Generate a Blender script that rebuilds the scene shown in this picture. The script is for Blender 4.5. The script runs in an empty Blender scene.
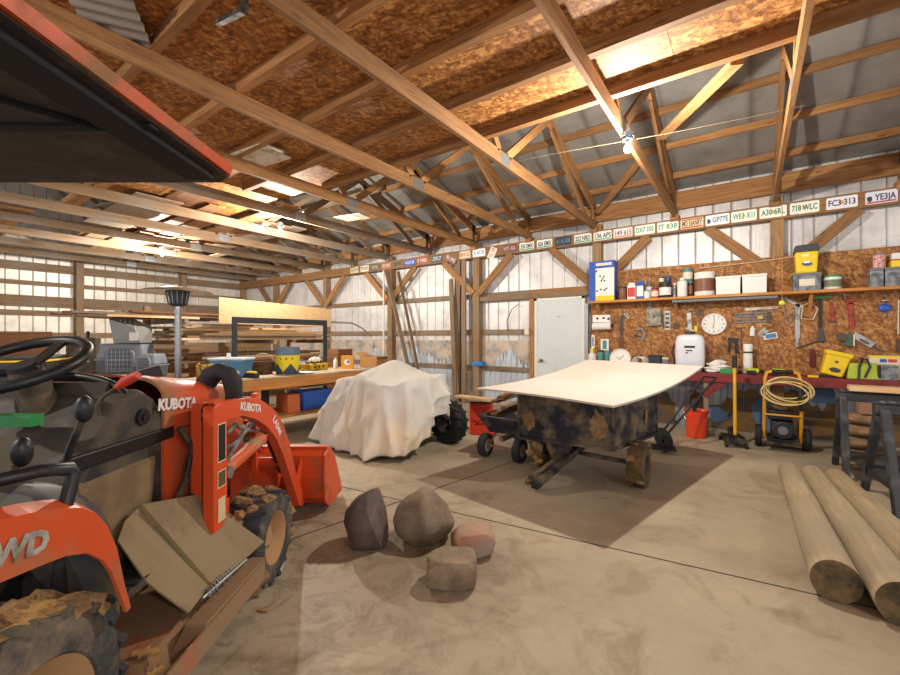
import bpy, bmesh, math, random
from mathutils import Vector as V, Matrix as Mx, noise as mnoise
R = random.Random(7)
SC = bpy.context.scene
COL = SC.collection
PI = math.pi
YAW = math.radians(35.7)
CS, SN = math.cos(YAW), math.sin(YAW)
EYE = 1.36
# ---------------------------------------------------------------- points from picture measurements
def ray(px, py):
    o = (px - 450) / 418.0
    return (-SN + CS * o, CS + SN * o, (337.5 - py) / 418.0)
def aY(px, py, Y):
    r = ray(px, py); k = Y / r[1]; return V((r[0] * k, Y, EYE + r[2] * k))
def aX(px, py, X):
    r = ray(px, py); k = X / r[0]; return V((X, r[1] * k, EYE + r[2] * k))
def aZ(px, py, z):
    r = ray(px, py); k = (z - EYE) / r[2]; return V((r[0] * k, r[1] * k, z))
def aD(px, py, k):
    r = ray(px, py); return V((r[0] * k, r[1] * k, EYE + r[2] * k))
# ---------------------------------------------------------------- mesh builder
class B:
    def __init__(s): s.bm = bmesh.new()
    def _xf(s, vs, m):
        for v in vs: v.co = m @ v.co
        return s
    def box(s, c, d, rz=0, rx=0, ry=0, taper=None):
        r = bmesh.ops.create_cube(s.bm, size=1.0)['verts']
        for v in r:
            if taper and v.co.z > 0: v.co.x *= taper; v.co.y *= taper
        m = Mx.Translation(V(c)) @ Mx.Rotation(rz, 4, 'Z') @ Mx.Rotation(ry, 4, 'Y') @ Mx.Rotation(rx, 4, 'X') @ Mx.Diagonal((d[0], d[1], d[2], 1))
        return s._xf(r, m)
    def b2(s, a, b):
        a = V(a); b = V(b); d = b - a
        return s.box((a + b) / 2, (abs(d.x), abs(d.y), abs(d.z)))
    def bar(s, p0, p1, w, h, up=(0, 0, 1)):
        p0 = V(p0); p1 = V(p1); x = (p1 - p0); L = x.length; x.normalize()
        u = V(up)
        if abs(x.dot(u)) > .98: u = V((0, 1, 0))
        y = u.cross(x).normalized(); z = x.cross(y)
        r = bmesh.ops.create_cube(s.bm, size=1.0)['verts']
        m = Mx((x, y, z)).transposed().to_4x4(); m.translation = (p0 + p1) / 2
        return s._xf(r, m @ Mx.Diagonal((L, w, h, 1)))
    def cyl(s, p0, p1, r0, r1=None, n=16, cap=True):
        p0 = V(p0); p1 = V(p1); d = p1 - p0
        r = bmesh.ops.create_cone(s.bm, cap_ends=cap, segments=n, radius1=r0, radius2=r0 if r1 is None else max(r1, 1e-5), depth=d.length)['verts']
        m = d.to_track_quat('Z', 'Y').to_matrix().to_4x4(); m.translation = (p0 + p1) / 2
        return s._xf(r, m)
    def sph(s, c, r, sc=(1, 1, 1), u=16, v=10):
        q = bmesh.ops.create_uvsphere(s.bm, u_segments=u, v_segments=v, radius=r)['verts']
        return s._xf(q, Mx.Translation(V(c)) @ Mx.Diagonal((*sc, 1)))
    def tube(s, pts, r, n=8, closed=False, rr=None):
        pts = [V(p) for p in pts]; N = len(pts); rings = []; pn = None
        for i, p in enumerate(pts):
            a = pts[(i - 1) % N] if (closed or i) else p
            b = pts[(i + 1) % N] if (closed or i < N - 1) else p
            t = (b - a)
            t = t.normalized() if t.length > 1e-9 else V((0, 0, 1))
            if pn is None:
                pn = t.orthogonal().normalized()
            pn = (pn - t * pn.dot(t))
            pn = pn.normalized() if pn.length > 1e-6 else t.orthogonal().normalized()
            bn = t.cross(pn); q = rr[i] if rr else r
            rings.append([s.bm.verts.new(p + (pn * math.cos(2 * PI * k / n) + bn * math.sin(2 * PI * k / n)) * q) for k in range(n)])
        for i in range(N if closed else N - 1):
            A, Bq = rings[i], rings[(i + 1) % N]
            for k in range(n):
                s.bm.faces.new((A[k], A[(k + 1) % n], Bq[(k + 1) % n], Bq[k]))
        if not closed:
            s.bm.faces.new(rings[0][::-1]); s.bm.faces.new(rings[-1])
        return s
    def lathe(s, prof, n=24, m=None, f=None):
        rings = []
        for (r, z) in prof:
            if r < 1e-6: rings.append([s.bm.verts.new((0, 0, z))])
            else: rings.append([s.bm.verts.new((r * math.cos(2 * PI * k / n), r * math.sin(2 * PI * k / n), z)) for k in range(n)])
        for A, Q in zip(rings, rings[1:]):
            for k in range(n):
                a = [A[k % len(A)], A[(k + 1) % len(A)], Q[(k + 1) % len(Q)], Q[k % len(Q)]]
                u = []
                for v in a:
                    if v not in u: u.append(v)
                if len(u) > 2:
                    try: s.bm.faces.new(u)
                    except ValueError: pass
        vs = [v for q in rings for v in q]
        if f:
            for v in vs: v.co = f(v.co)
        if m: s._xf(vs, m)
        return s
    def prism(s, poly, d, m=None):
        """polygon in local XY, extruded 0..d along Z, then matrix"""
        a = [s.bm.verts.new((x, y, 0)) for x, y in poly]; b = [s.bm.verts.new((x, y, d)) for x, y in poly]
        n = len(poly)
        s.bm.faces.new(a[::-1]); s.bm.faces.new(b)
        for i in range(n): s.bm.faces.new((a[i], a[(i + 1) % n], b[(i + 1) % n], b[i]))
        if m: s._xf(a + b, m)
        return s
    def loft(s, A, Q):
        """solid between two rings of the same count"""
        a = [s.bm.verts.new(V(p)) for p in A]; b = [s.bm.verts.new(V(p)) for p in Q]; n = len(a)
        s.bm.faces.new(a[::-1]); s.bm.faces.new(b)
        for i in range(n): s.bm.faces.new((a[i], a[(i + 1) % n], b[(i + 1) % n], b[i]))
        return s
    def grid(s, fn, nu, nv, th=0, closed_u=False):
        g = [[s.bm.verts.new(V(fn(i / (nu if closed_u else nu - 1), j / (nv - 1)))) for j in range(nv)] for i in range(nu)]
        fs = []
        for i in range(nu if closed_u else nu - 1):
            for j in range(nv - 1):
                fs.append(s.bm.faces.new((g[i][j], g[(i + 1) % nu][j], g[(i + 1) % nu][j + 1], g[i][j + 1])))
        if th:
            s.bm.normal_update()
            bmesh.ops.solidify(s.bm, geom=fs, thickness=th)
        return s
    def rock(s, c, d, seed, sub=3, amp=.18, frq=1.6):
        r = bmesh.ops.create_icosphere(s.bm, subdivisions=sub, radius=1)['verts']
        o = V((seed * 3.1, seed * 1.7, seed * .9))
        for v in r:
            n = v.co.normalized()
            k = 1 + amp * mnoise.noise(n * frq + o) + amp * .4 * mnoise.noise(n * frq * 3 + o)
            v.co = V((n.x * d[0] / 2 * k, n.y * d[1] / 2 * k, n.z * d[2] / 2 * k)) + V(c)
        return s
    def out(s, name, mat, parent=None, loc=(0, 0, 0), rot=(0, 0, 0), smooth=False, bevel=0, label=None):
        bmesh.ops.recalc_face_normals(s.bm, faces=s.bm.faces)
        me = bpy.data.meshes.new(name); s.bm.to_mesh(me); s.bm.free()
        o = bpy.data.objects.new(name, me); COL.objects.link(o)
        me.materials.append(mat)
        if smooth:
            for p in me.polygons: p.use_smooth = True
            try: me.set_sharp_from_angle(angle=math.radians(smooth if smooth is not True else 40))
            except Exception: pass
        if bevel:
            md = o.modifiers.new('b', 'BEVEL'); md.width = bevel; md.segments = 2; md.limit_method = 'ANGLE'; md.angle_limit = .6
        if parent: o.parent = parent
        o.location = loc; o.rotation_euler = rot
        if label: o['label'] = label
        return o
def tag(o, label, cat, group=None):
    o['label'] = label; o['category'] = cat
    if group: o['group'] = group
    return o
def thing(name, label, cat, loc=(0, 0, 0), rz=0, group=None, rot=None):
    o = bpy.data.objects.new(name, None); COL.objects.link(o); o.empty_display_size = .1
    o.location = loc; o.rotation_euler = rot or (0, 0, rz)
    return tag(o, label, cat, group)
def struct(o):
    o['kind'] = 'structure'; return o
def dup(o, loc=None, rz=None, label=None, parent=None):
    c = o.copy(); COL.objects.link(c)
    if parent: c.parent = parent
    if loc is not None: c.location = loc
    if rz is not None: c.rotation_euler = (0, 0, rz)
    if label: c['label'] = label
    for ch in list(o.children): dup(ch, parent=c)
    return c
def beam(name, p0, p1, w, h, mat, parent=None, up=(0, 0, 1), bevel=0):
    """a board as its own object whose local X runs along the grain"""
    p0 = V(p0); p1 = V(p1); x = p1 - p0; L = x.length; x.normalize(); u = V(up)
    if abs(x.dot(u)) > .98: u = V((0, 1, 0))
    y = u.cross(x).normalized(); z = x.cross(y)
    o = B().box((0, 0, 0), (L, w, h)).out(name, mat, parent, bevel=bevel)
    m = Mx((x, y, z)).transposed().to_4x4(); m.translation = (p0 + p1) / 2
    o.location = m.translation; o.rotation_euler = m.to_euler()
    return o
FONT = bpy.data.fonts.load('<builtin>') if False else None
def text(name, body, size, mat, parent, m, ext=.0008, bold=0, sx=1.0, label=None, shear=0):
    cu = bpy.data.curves.new(name, 'FONT'); cu.body = body; cu.size = size; cu.extrude = ext; cu.align_x = 'CENTER'; cu.align_y = 'CENTER'
    cu.offset = bold; cu.shear = shear; cu.resolution_u = 2
    t = bpy.data.objects.new(name, cu); COL.objects.link(t)
    dg = bpy.context.evaluated_depsgraph_get()
    me = bpy.data.meshes.new_from_object(t.evaluated_get(dg))
    bpy.data.objects.remove(t); bpy.data.curves.remove(cu)
    o = bpy.data.objects.new(name, me); COL.objects.link(o); me.materials.clear(); me.materials.append(mat)
    o.parent = parent
    mm = m @ Mx.Diagonal((sx, 1, 1, 1))
    me.transform(mm)
    if label: o['label'] = label
    return o
def frame(o, x, y):
    """matrix with origin o, X axis x, Y axis y"""
    x = V(x).normalized(); y = V(y); y = (y - x * y.dot(x)).normalized(); z = x.cross(y)
    m = Mx((x, y, z)).transposed().to_4x4(); m.translation = V(o); return m
# ---------------------------------------------------------------- materials
MT = {}
def nd(t, k, **kw):
    n = t.nodes.new(k)
    for a, b in kw.items():
        if hasattr(n, a): setattr(n, a, b)
        else: n.inputs[a].default_value = b
    return n
def newmat(name):
    m = bpy.data.materials.new(name); m.use_nodes = True; t = m.node_tree
    return m, t, t.nodes['Principled BSDF'], t.links
def rgb(h):
    h = h.lstrip('#'); c = [int(h[i:i + 2], 16) / 255 for i in (0, 2, 4)]
    return tuple(x / 12.92 if x <= .04045 else ((x + .055) / 1.055) ** 2.4 for x in c) + (1,)
def ramp(t, stops):
    n = t.nodes.new('ShaderNodeValToRGB'); e = n.color_ramp.elements
    while len(e) < len(stops): e.new(.5)
    for q, (p, c) in zip(e, stops): q.position = p; q.color = c
    return n
def P(name, col, rough=.6, metal=0, dirt=None, dscale=6, damt=.5, bump=0, bscale=60, var=.08, emit=0):
    """painted / plastic surface, with optional dirt patches of their own shape"""
    if name in MT: return MT[name]
    m, t, p, L = newmat(name); c = rgb(col)
    tc = nd(t, 'ShaderNodeTexCoord')
    n = nd(t, 'ShaderNodeTexNoise', Scale=dscale * 2.5, Detail=4.0); L.new(tc.outputs['Object'], n.inputs['Vector'])
    hs = nd(t, 'ShaderNodeHueSaturation'); hs.inputs['Color'].default_value = c
    mr = nd(t, 'ShaderNodeMapRange'); mr.inputs['To Min'].default_value = 1 - var; mr.inputs['To Max'].default_value = 1 + var
    L.new(n.outputs[0], mr.inputs[0]); L.new(mr.outputs[0], hs.inputs['Value']); o = hs.outputs[0]
    p.inputs['Roughness'].default_value = rough; p.inputs['Metallic'].default_value = metal
    if dirt:
        n2 = nd(t, 'ShaderNodeTexNoise', Scale=dscale, Detail=8.0, Roughness=.65); L.new(tc.outputs['Object'], n2.inputs['Vector'])
        r = ramp(t, [(max(0, .62 - damt * .45), (0, 0, 0, 1)), (min(1, .78 - damt * .35), (1, 1, 1, 1))]); L.new(n2.outputs[0], r.inputs[0])
        mx = nd(t, 'ShaderNodeMix', data_type='RGBA'); L.new(r.outputs[0], mx.inputs['Factor']); L.new(o, mx.inputs['A']); mx.inputs['B'].default_value = rgb(dirt); o = mx.outputs['Result']
        ro = nd(t, 'ShaderNodeMapRange'); ro.inputs['To Min'].default_value = rough; ro.inputs['To Max'].default_value = .9
        L.new(r.outputs[0], ro.inputs[0]); L.new(ro.outputs[0], p.inputs['Roughness'])
        if metal:
            me = nd(t, 'ShaderNodeMapRange'); me.inputs['To Min'].default_value = metal; me.inputs['To Max'].default_value = 0
            L.new(r.outputs[0], me.inputs[0]); L.new(me.outputs[0], p.inputs['Metallic'])
    L.new(o, p.inputs['Base Color'])
    if bump:
        n3 = nd(t, 'ShaderNodeTexNoise', Scale=bscale, Detail=5.0); L.new(tc.outputs['Object'], n3.inputs['Vector'])
        b = nd(t, 'ShaderNodeBump', Strength=bump, Distance=.01); L.new(n3.outputs[0], b.inputs['Height']); L.new(b.outputs[0], p.inputs['Normal'])
    if emit:
        p.inputs['Emission Color'].default_value = c; p.inputs['Emission Strength'].default_value = emit
    MT[name] = m; return m
def WOOD(name, c1, c2, rough=.75, var=.25, knots=True, grey=None):
    if name in MT: return MT[name]
    m, t, p, L = newmat(name)
    tc = nd(t, 'ShaderNodeTexCoord'); oi = nd(t, 'ShaderNodeObjectInfo')
    add = nd(t, 'ShaderNodeVectorMath', operation='ADD')
    mu = nd(t, 'ShaderNodeVectorMath', operation='SCALE'); mu.inputs[0].default_value = (7, 3, 5); L.new(oi.outputs['Random'], mu.inputs['Scale'])
    L.new(tc.outputs['Object'], add.inputs[0]); L.new(mu.outputs[0], add.inputs[1])
    mp = nd(t, 'ShaderNodeMapping'); mp.inputs['Scale'].default_value = (1.1, 16, 16); L.new(add.outputs[0], mp.inputs[0])
    n = nd(t, 'ShaderNodeTexNoise', Scale=2.2, Detail=6.0, Roughness=.6, Distortion=.6); L.new(mp.outputs[0], n.inputs['Vector'])
    r = ramp(t, [(.32, rgb(c1)), (.68, rgb(c2))]); L.new(n.outputs[0], r.inputs[0]); o = r.outputs[0]
    hs = nd(t, 'ShaderNodeHueSaturation'); L.new(o, hs.inputs['Color'])
    mr = nd(t, 'ShaderNodeMapRange'); mr.inputs['To Min'].default_value = 1 - var; mr.inputs['To Max'].default_value = 1 + var
    L.new(oi.outputs['Random'], mr.inputs[0]); L.new(mr.outputs[0], hs.inputs['Value']); o = hs.outputs[0]
    if knots:
        mk = nd(t, 'ShaderNodeMapping'); mk.inputs['Scale'].default_value = (1.6, 6, 6); L.new(add.outputs[0], mk.inputs[0])
        vo = nd(t, 'ShaderNodeTexVoronoi', Scale=1.3); L.new(mk.outputs[0], vo.inputs['Vector'])
        rk = ramp(t, [(.0, (1, 1, 1, 1)), (.13, (0, 0, 0, 1))]); L.new(vo.outputs['Distance'], rk.inputs[0])
        mx = nd(t, 'ShaderNodeMix', data_type='RGBA'); L.new(rk.outputs[0], mx.inputs['Factor']); L.new(o, mx.inputs['A']); mx.inputs['B'].default_value = rgb('#4a2a14'); o = mx.outputs['Result']
    if grey:
        n4 = nd(t, 'ShaderNodeTexNoise', Scale=1.5, Detail=3.0); L.new(add.outputs[0], n4.inputs['Vector'])
        rg = ramp(t, [(.42, (0, 0, 0, 1)), (.62, (.8, .8, .8, 1))]); L.new(n4.outputs[0], rg.inputs[0])
        mx = nd(t, 'ShaderNodeMix', data_type='RGBA'); L.new(rg.outputs[0], mx.inputs['Factor']); L.new(o, mx.inputs['A']); mx.inputs['B'].default_value = rgb(grey); o = mx.outputs['Result']
    L.new(o, p.inputs['Base Color']); p.inputs['Roughness'].default_value = rough
    b = nd(t, 'ShaderNodeBump', Strength=.15, Distance=.01); L.new(n.outputs[0], b.inputs['Height']); L.new(b.outputs[0], p.inputs['Normal'])
    MT[name] = m; return m
def OSB(name, lo, mid, hi, scale=1.0, wall=False):
    m, t, p, L = newmat(name)
    tc = nd(t, 'ShaderNodeTexCoord')
    cols = []
    nz = nd(t, 'ShaderNodeTexNoise', Scale=3.0, Detail=2.0); L.new(tc.outputs['Object'], nz.inputs['Vector'])
    ad = nd(t, 'ShaderNodeVectorMath', operation='MULTIPLY_ADD'); L.new(nz.outputs['Color'], ad.inputs[0]); ad.inputs[1].default_value = (.02, .02, .02); L.new(tc.outputs['Object'], ad.inputs[2])
    for k, rot in enumerate((.25, 1.25, 2.35)):
        mp = nd(t, 'ShaderNodeMapping'); mp.vector_type = 'TEXTURE'; mp.inputs['Rotation'].default_value = ((0, rot, rot * .3) if wall else (0, .3 * rot, rot)); mp.inputs['Scale'].default_value = (1 / (13 * scale), 1 / (46 * scale), 1 / (46 * scale))
        L.new(ad.outputs[0], mp.inputs[0])
        v = nd(t, 'ShaderNodeTexVoronoi', Scale=1.0); L.new(mp.outputs[0], v.inputs['Vector'])
        sp = nd(t, 'ShaderNodeSeparateColor'); L.new(v.outputs['Color'], sp.inputs[0]); cols.append(sp.outputs[k])
    a = nd(t, 'ShaderNodeMath', operation='ADD'); L.new(cols[0], a.inputs[0]); L.new(cols[1], a.inputs[1])
    a2 = nd(t, 'ShaderNodeMath', operation='MULTIPLY_ADD'); L.new(cols[2], a2.inputs[0]); a2.inputs[1].default_value = .8; L.new(a.outputs[0], a2.inputs[2])
    dv = nd(t, 'ShaderNodeMath', operation='DIVIDE'); L.new(a2.outputs[0], dv.inputs[0]); dv.inputs[1].default_value = 2.8
    r = ramp(t, [(.18, rgb(lo)), (.5, rgb(mid)), (.85, rgb(hi))]); L.new(dv.outputs[0], r.inputs[0])
    L.new(r.outputs[0], p.inputs['Base Color']); p.inputs['Roughness'].default_value = .72
    b = nd(t, 'ShaderNodeBump', Strength=.25, Distance=.004); L.new(dv.outputs[0], b.inputs['Height']); L.new(b.outputs[0], p.inputs['Normal'])
    MT[name] = m; return m
def METALSHEET(name, col, axis, period=.23, rough=.45, metal=.25, stain=None):
    """ribbed foil-faced sheet: rib bump along one axis, crinkle and blotches"""
    m, t, p, L = newmat(name)
    tc = nd(t, 'ShaderNodeTexCoord'); sx = nd(t, 'ShaderNodeSeparateXYZ'); L.new(tc.outputs['Object'], sx.inputs[0])
    k = nd(t, 'ShaderNodeMath', operation='MULTIPLY'); L.new(sx.outputs[axis], k.inputs[0]); k.inputs[1].default_value = 1 / period
    fr = nd(t, 'ShaderNodeMath', operation='FRACT'); L.new(k.outputs[0], fr.inputs[0])
    rr = ramp(t, [(0, (1, 1, 1, 1)), (.06, (.2, .2, .2, 1)), (.12, (0, 0, 0, 1)), (.94, (0, 0, 0, 1)), (1, (1, 1, 1, 1))]); L.new(fr.outputs[0], rr.inputs[0])
    n = nd(t, 'ShaderNodeTexNoise', Scale=3.0, Detail=6.0, Roughness=.6); L.new(tc.outputs['Object'], n.inputs['Vector'])
    mp = nd(t, 'ShaderNodeMapping'); mp.inputs['Scale'].default_value = (20, 20, 6); L.new(tc.outputs['Object'], mp.inputs[0])
    n2 = nd(t, 'ShaderNodeTexNoise', Scale=1.5, Detail=5.0); L.new(mp.outputs[0], n2.inputs['Vector'])
    c = rgb(col); d = tuple(x * .72 for x in c[:3]) + (1,)
    r = ramp(t, [(.3, d if not stain else rgb(stain)), (.55, c)]); L.new(n.outputs[0], r.inputs[0])
    ln = nd(t, 'ShaderNodeMix', data_type='RGBA'); ln.blend_type = 'MULTIPLY'
    rl = ramp(t, [(0, (1, 1, 1, 1)), (1, (.62, .62, .64, 1))]); L.new(rr.outputs[0], rl.inputs[0])
    ln.inputs['Factor'].default_value = 1; L.new(r.outputs[0], ln.inputs['A']); L.new(rl.outputs[0], ln.inputs['B'])
    L.new(ln.outputs['Result'], p.inputs['Base Color'])
    p.inputs['Roughness'].default_value = rough; p.inputs['Metallic'].default_value = metal
    b1 = nd(t, 'ShaderNodeBump', Strength=.6, Distance=.02); L.new(rr.outputs[0], b1.inputs['Height'])
    b2 = nd(t, 'ShaderNodeBump', Strength=.35, Distance=.01); L.new(n2.outputs[0], b2.inputs['Height']); L.new(b1.outputs[0], b2.inputs['Normal'])
    L.new(b2.outputs[0], p.inputs['Normal'])
    MT[name] = m; return m
def CONCRETE():
    m, t, p, L = newmat('concrete')
    tc = nd(t, 'ShaderNodeTexCoord')
    def noise(sc, det, ro=.6, ms=None, dis=0):
        n = nd(t, 'ShaderNodeTexNoise', Scale=sc, Detail=det, Roughness=ro, Distortion=dis)
        if ms:
            mp = nd(t, 'ShaderNodeMapping'); mp.inputs['Scale'].default_value = ms; L.new(tc.outputs['Object'], mp.inputs[0]); L.new(mp.outputs[0], n.inputs['Vector'])
        else: L.new(tc.outputs['Object'], n.inputs['Vector'])
        return n
    n1 = noise(.7, 5, .6)
    r = ramp(t, [(.3, rgb('#8b7e69')), (.5, rgb('#a59781')), (.7, rgb('#b9ac94'))]); L.new(n1.outputs[0], r.inputs[0]); o = r.outputs[0]
    # mud smears left by the wheels
    n2 = noise(1.6, 8, .7, (1, 1, 1), 1.2); r2 = ramp(t, [(.53, (0, 0, 0, 1)), (.68, (.7, .7, .7, 1))]); L.new(n2.outputs[0], r2.inputs[0])
    mx = nd(t, 'ShaderNodeMix', data_type='RGBA'); L.new(r2.outputs[0], mx.inputs['Factor']); L.new(o, mx.inputs['A']); mx.inputs['B'].default_value = rgb('#7d6a4e'); o = mx.outputs['Result']
    n3 = noise(5.5, 9, .75, None, .8); r3 = ramp(t, [(.48, (0, 0, 0, 1)), (.66, (.75, .75, .75, 1))]); L.new(n3.outputs[0], r3.inputs[0])
    # stronger wear near the tractor (distance from it)
    vd = nd(t, 'ShaderNodeVectorMath', operation='DISTANCE'); L.new(tc.outputs['Object'], vd.inputs[0]); vd.inputs[1].default_value = (-2.6, 1.3, 0)
    rd = nd(t, 'ShaderNodeMapRange'); rd.inputs['From Min'].default_value = .4; rd.inputs['From Max'].default_value = 2.3; rd.inputs['To Min'].default_value = 1; rd.inputs['To Max'].default_value = .13
    L.new(vd.outputs['Value'], rd.inputs[0])
    mu = nd(t, 'ShaderNodeMath', operation='MULTIPLY'); L.new(r3.outputs[0], mu.inputs[0]); L.new(rd.outputs[0], mu.inputs[1])
    mx = nd(t, 'ShaderNodeMix', data_type='RGBA'); L.new(mu.outputs[0], mx.inputs['Factor']); L.new(o, mx.inputs['A']); mx.inputs['B'].default_value = rgb('#4b3f31'); o = mx.outputs['Result']
    n5 = noise(60, 3); mr = nd(t, 'ShaderNodeMapRange'); mr.inputs['To Min'].default_value = .9; mr.inputs['To Max'].default_value = 1.1; L.new(n5.outputs[0], mr.inputs[0])
    hs = nd(t, 'ShaderNodeHueSaturation'); L.new(o, hs.inputs['Color']); L.new(mr.outputs[0], hs.inputs['Value'])
    L.new(hs.outputs[0], p.inputs['Base Color']); p.inputs['Roughness'].default_value = .58
    b = nd(t, 'ShaderNodeBump', Strength=.12, Distance=.01); L.new(n3.outputs[0], b.inputs['Height']); L.new(b.outputs[0], p.inputs['Normal'])
    MT['concrete'] = m; return m
W_beam = WOOD('wood_beam', '#7d5530', '#a97b4b')
W_old = WOOD('wood_old', '#6e553d', '#937757', grey='#84776a')
W_post = WOOD('wood_post', '#7d5c3a', '#9f7b52', grey='#8a785f')
W_pale = WOOD('wood_pale', '#bd9768', '#d2b28a')
W_lum = WOOD('wood_lumber', '#b8946a', '#dec19a', var=.35)
W_dark = WOOD('wood_dark', '#5f3a20', '#87572f')
W_bench = WOOD('wood_bench', '#a56a30', '#c68a4a')
M_osb = OSB('osb_loft', '#6b4019', '#9a622b', '#cc9a58')
M_osbw = OSB('osb_wall', '#6d4420', '#986332', '#c0905a', 1.1, True)
M_conc = CONCRETE()
M_wall = METALSHEET('foil_wall', '#dcd9d8', 0)
M_walls = METALSHEET('foil_wall_side', '#e4ded6', 1)
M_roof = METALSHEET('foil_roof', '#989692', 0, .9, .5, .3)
M_black = P('black_plastic', '#17191c', .45)
M_blackr = P('black_rubber', '#1c1d1f', .75, bump=.2)
M_dkmet = P('dark_metal', '#26292c', .45, .4, '#6b5a44', 7, .3)
M_grey = P('grey_plastic', '#6d7278', .5)
M_white = P('white_plastic', '#e4e2dc', .5)
M_steel = P('galvanised', '#a9adb0', .38, .8)
M_red = P('red_paint', '#b3261c', .45)
M_yel = P('yellow_plastic', '#e8c619', .45)
M_blue = P('blue_plastic', '#1f4fa8', .45)
M_green = P('green_plastic', '#2d8a48', .5)
# ================================================================ THE SHELL
XL, XR, YB, YF = -13.95, 4.4, 7.44, -3.4
PITCH = .333
RIDGE = 1.0
def roofz(Y): return 3.68 + PITCH * (7.45 - Y)
struct(B().b2((XL - .3, YF, -.2), (XR, YB + .3, 0)).out('floor', M_conc))
M_joint = P('joint', '#3e342a', .9)
def seam(a, b):
    struct(beam('floor_joint', (a[0], a[1], .0006), (b[0], b[1], .0006), .010, .002, M_joint))
p, q = aZ(448, 511, 0), aZ(760, 582, 0)
d = (q - p).normalized()
seam(p - d * 9, q + d * 3)
p, q = aZ(232, 560, 0), aZ(355, 517, 0); d = (q - p).normalized(); seam(p - d * .3, q + d * 3.5)
struct(B().b2((XL, YB, 0), (XR, YB + .05, 3.9)).out('wall_back', M_wall))
struct(B().prism([(YF - 2.2, 0), (YB, 0), (YB, roofz(YB)), (RIDGE, roofz(RIDGE)), (YF - 2.2, roofz(RIDGE) - PITCH * (RIDGE - YF + 2.2))], .05, frame((XL - .05, 0, 0), (0, 1, 0), (0, 0, 1))).out('wall_left', M_walls))
# roof skin, from the eave up to the ridge and down again
RIDGE = 1.0
struct(B().prism([(YB + .35, roofz(YB + .35)), (RIDGE, roofz(RIDGE)), (RIDGE, roofz(RIDGE) + .04), (YB + .35, roofz(YB + .35) + .04)], XR - XL + .2,
                 frame((XL - .1, 0, 0), (0, 1, 0), (0, 0, 1))).out('ceiling', M_roof))
struct(B().prism([(RIDGE, roofz(RIDGE)), (YF - 2.2, roofz(RIDGE) - PITCH * (RIDGE - YF + 2.2)), (YF - 2.2, roofz(RIDGE) - PITCH * (RIDGE - YF + 2.2) + .04), (RIDGE, roofz(RIDGE) + .04)], XR - XL + .2,
                 frame((XL - .1, 0, 0), (0, 1, 0), (0, 0, 1))).out('ceiling_slope', M_roof))
k = 0; Y = 7.02
while Y > RIDGE:
    z = roofz(Y) - .05
    o = struct(beam('roof_purlin', (XL, Y, z), (XR, Y, z), .038, .088, W_beam)); Y -= .62; k += 1
# eave board behind the trusses
struct(beam('eave_board', (XL, 7.36, 3.49), (XR, 7.36, 3.49), .038, .27, W_beam))
# header carrying the trusses
HB, HT = 2.98, 3.185
struct(beam('header_beam', (XL, 7.27, (HB + HT) / 2), (XR, 7.27, (HB + HT) / 2), .04, HT - HB, W_beam))
POSTS = [.30 - 2.44 * i for i in range(-1, 6)] + [XL + .1]
for X in POSTS:
    if X > XR - .2: continue
    struct(beam('wall_post', (X, 7.36, 0), (X, 7.36, 3.3), .14, .14, W_post))
for X in POSTS[1:-1]:
    for s in (-1, 1):
        struct(beam('knee_brace', (X + s * .07, 7.28, 2.27), (X + s * .82, 7.28, HB + .0), .14, .038, W_beam, up=(0, 1, 0)))
DOORX0, DOORX1 = -3.31, -2.36
for z in (.73, 1.47, 2.22):
    for a, b in ((XL, DOORX0 - .1), (DOORX1 + .1, XR)):
        if z == 2.22: a, b = (XL, DOORX0 - .1) if a == XL else (DOORX0 - .1, XR)
        struct(beam('wall_girt', (a, 7.41, z), (b, 7.41, z), .04, .10, W_old if a == XL else W_beam))
# left wall: posts and girts
for Y in (3.12, 5.5, .7, -1.7):
    struct(beam('wall_post', (XL + .09, Y, 0), (XL + .09, Y, 3.4), .15, .3, W_old, up=(1, 0, 0)))
for z, hh in ((.45, .12), (1.42, .12), (1.95, .12), (2.23, .26), (2.66, .10), (3.05, .2)):
    struct(beam('wall_girt', (XL + .04, YF, z), (XL + .04, YB, z), .06, hh, W_old))
# trusses
CH0, CH1 = 3.21, 3.35
TX = [.27 - 1.22 * k for k in range(-3, 12)]
def truss(X, i):
    t = thing('roof_truss', '', 'truss', (X, 7.3, CH0))
    del t['label'], t['category']; struct(t)
    m = W_beam if X > -5 else W_old
    loc = lambda Y, z: (0, Y - 7.3, z - CH0)
    beam('bottom_chord', loc(7.4, .5 * (CH0 + CH1)), loc(YF, .5 * (CH0 + CH1)), .038, CH1 - CH0, m, t)
    beam('top_chord', loc(7.5, roofz(7.5) - .17), loc(RIDGE, roofz(RIDGE) - .17), .038, .14, m, t)
    beam('web', loc(6.75, CH1), loc(5.35, roofz(5.35) - .22), .038, .09, m, t)
    beam('web', loc(4.1, CH1), loc(5.2, roofz(5.2) - .22), .038, .09, m, t)
    beam('web', loc(3.9, CH1), loc(2.3, roofz(2.3) - .22), .038, .09, m, t)
    beam('web', loc(7.22, CH1 - .02), loc(7.22, roofz(7.22) - .1), .038, .09, m, t)
    B().box(loc(7.30, CH0 - .012), (.12, .16, .1)).out('bearing_block', m, t)
    for Y in (4.02,):
        B().box((.021, Y - 7.3, .07), (.003, .2, .12)).box((-.021, Y - 7.3, .07), (.003, .2, .12)).out('gusset_plate', M_steel, t)
for i, X in enumerate(TX): truss(X, i)
# long diagonal braces between trusses
struct(beam('truss_brace', aY(661, 138, 5.3), aY(737, 62, 3.72), .09, .038, W_beam))
struct(beam('truss_brace', aY(598, 212, 7.0), aY(640, 160, 6.2), .09, .038, W_beam))
struct(beam('truss_brace', (-12, 5.2, 3.9), (-5.2, 5.3, 4.0), .038, .09, W_old))
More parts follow.
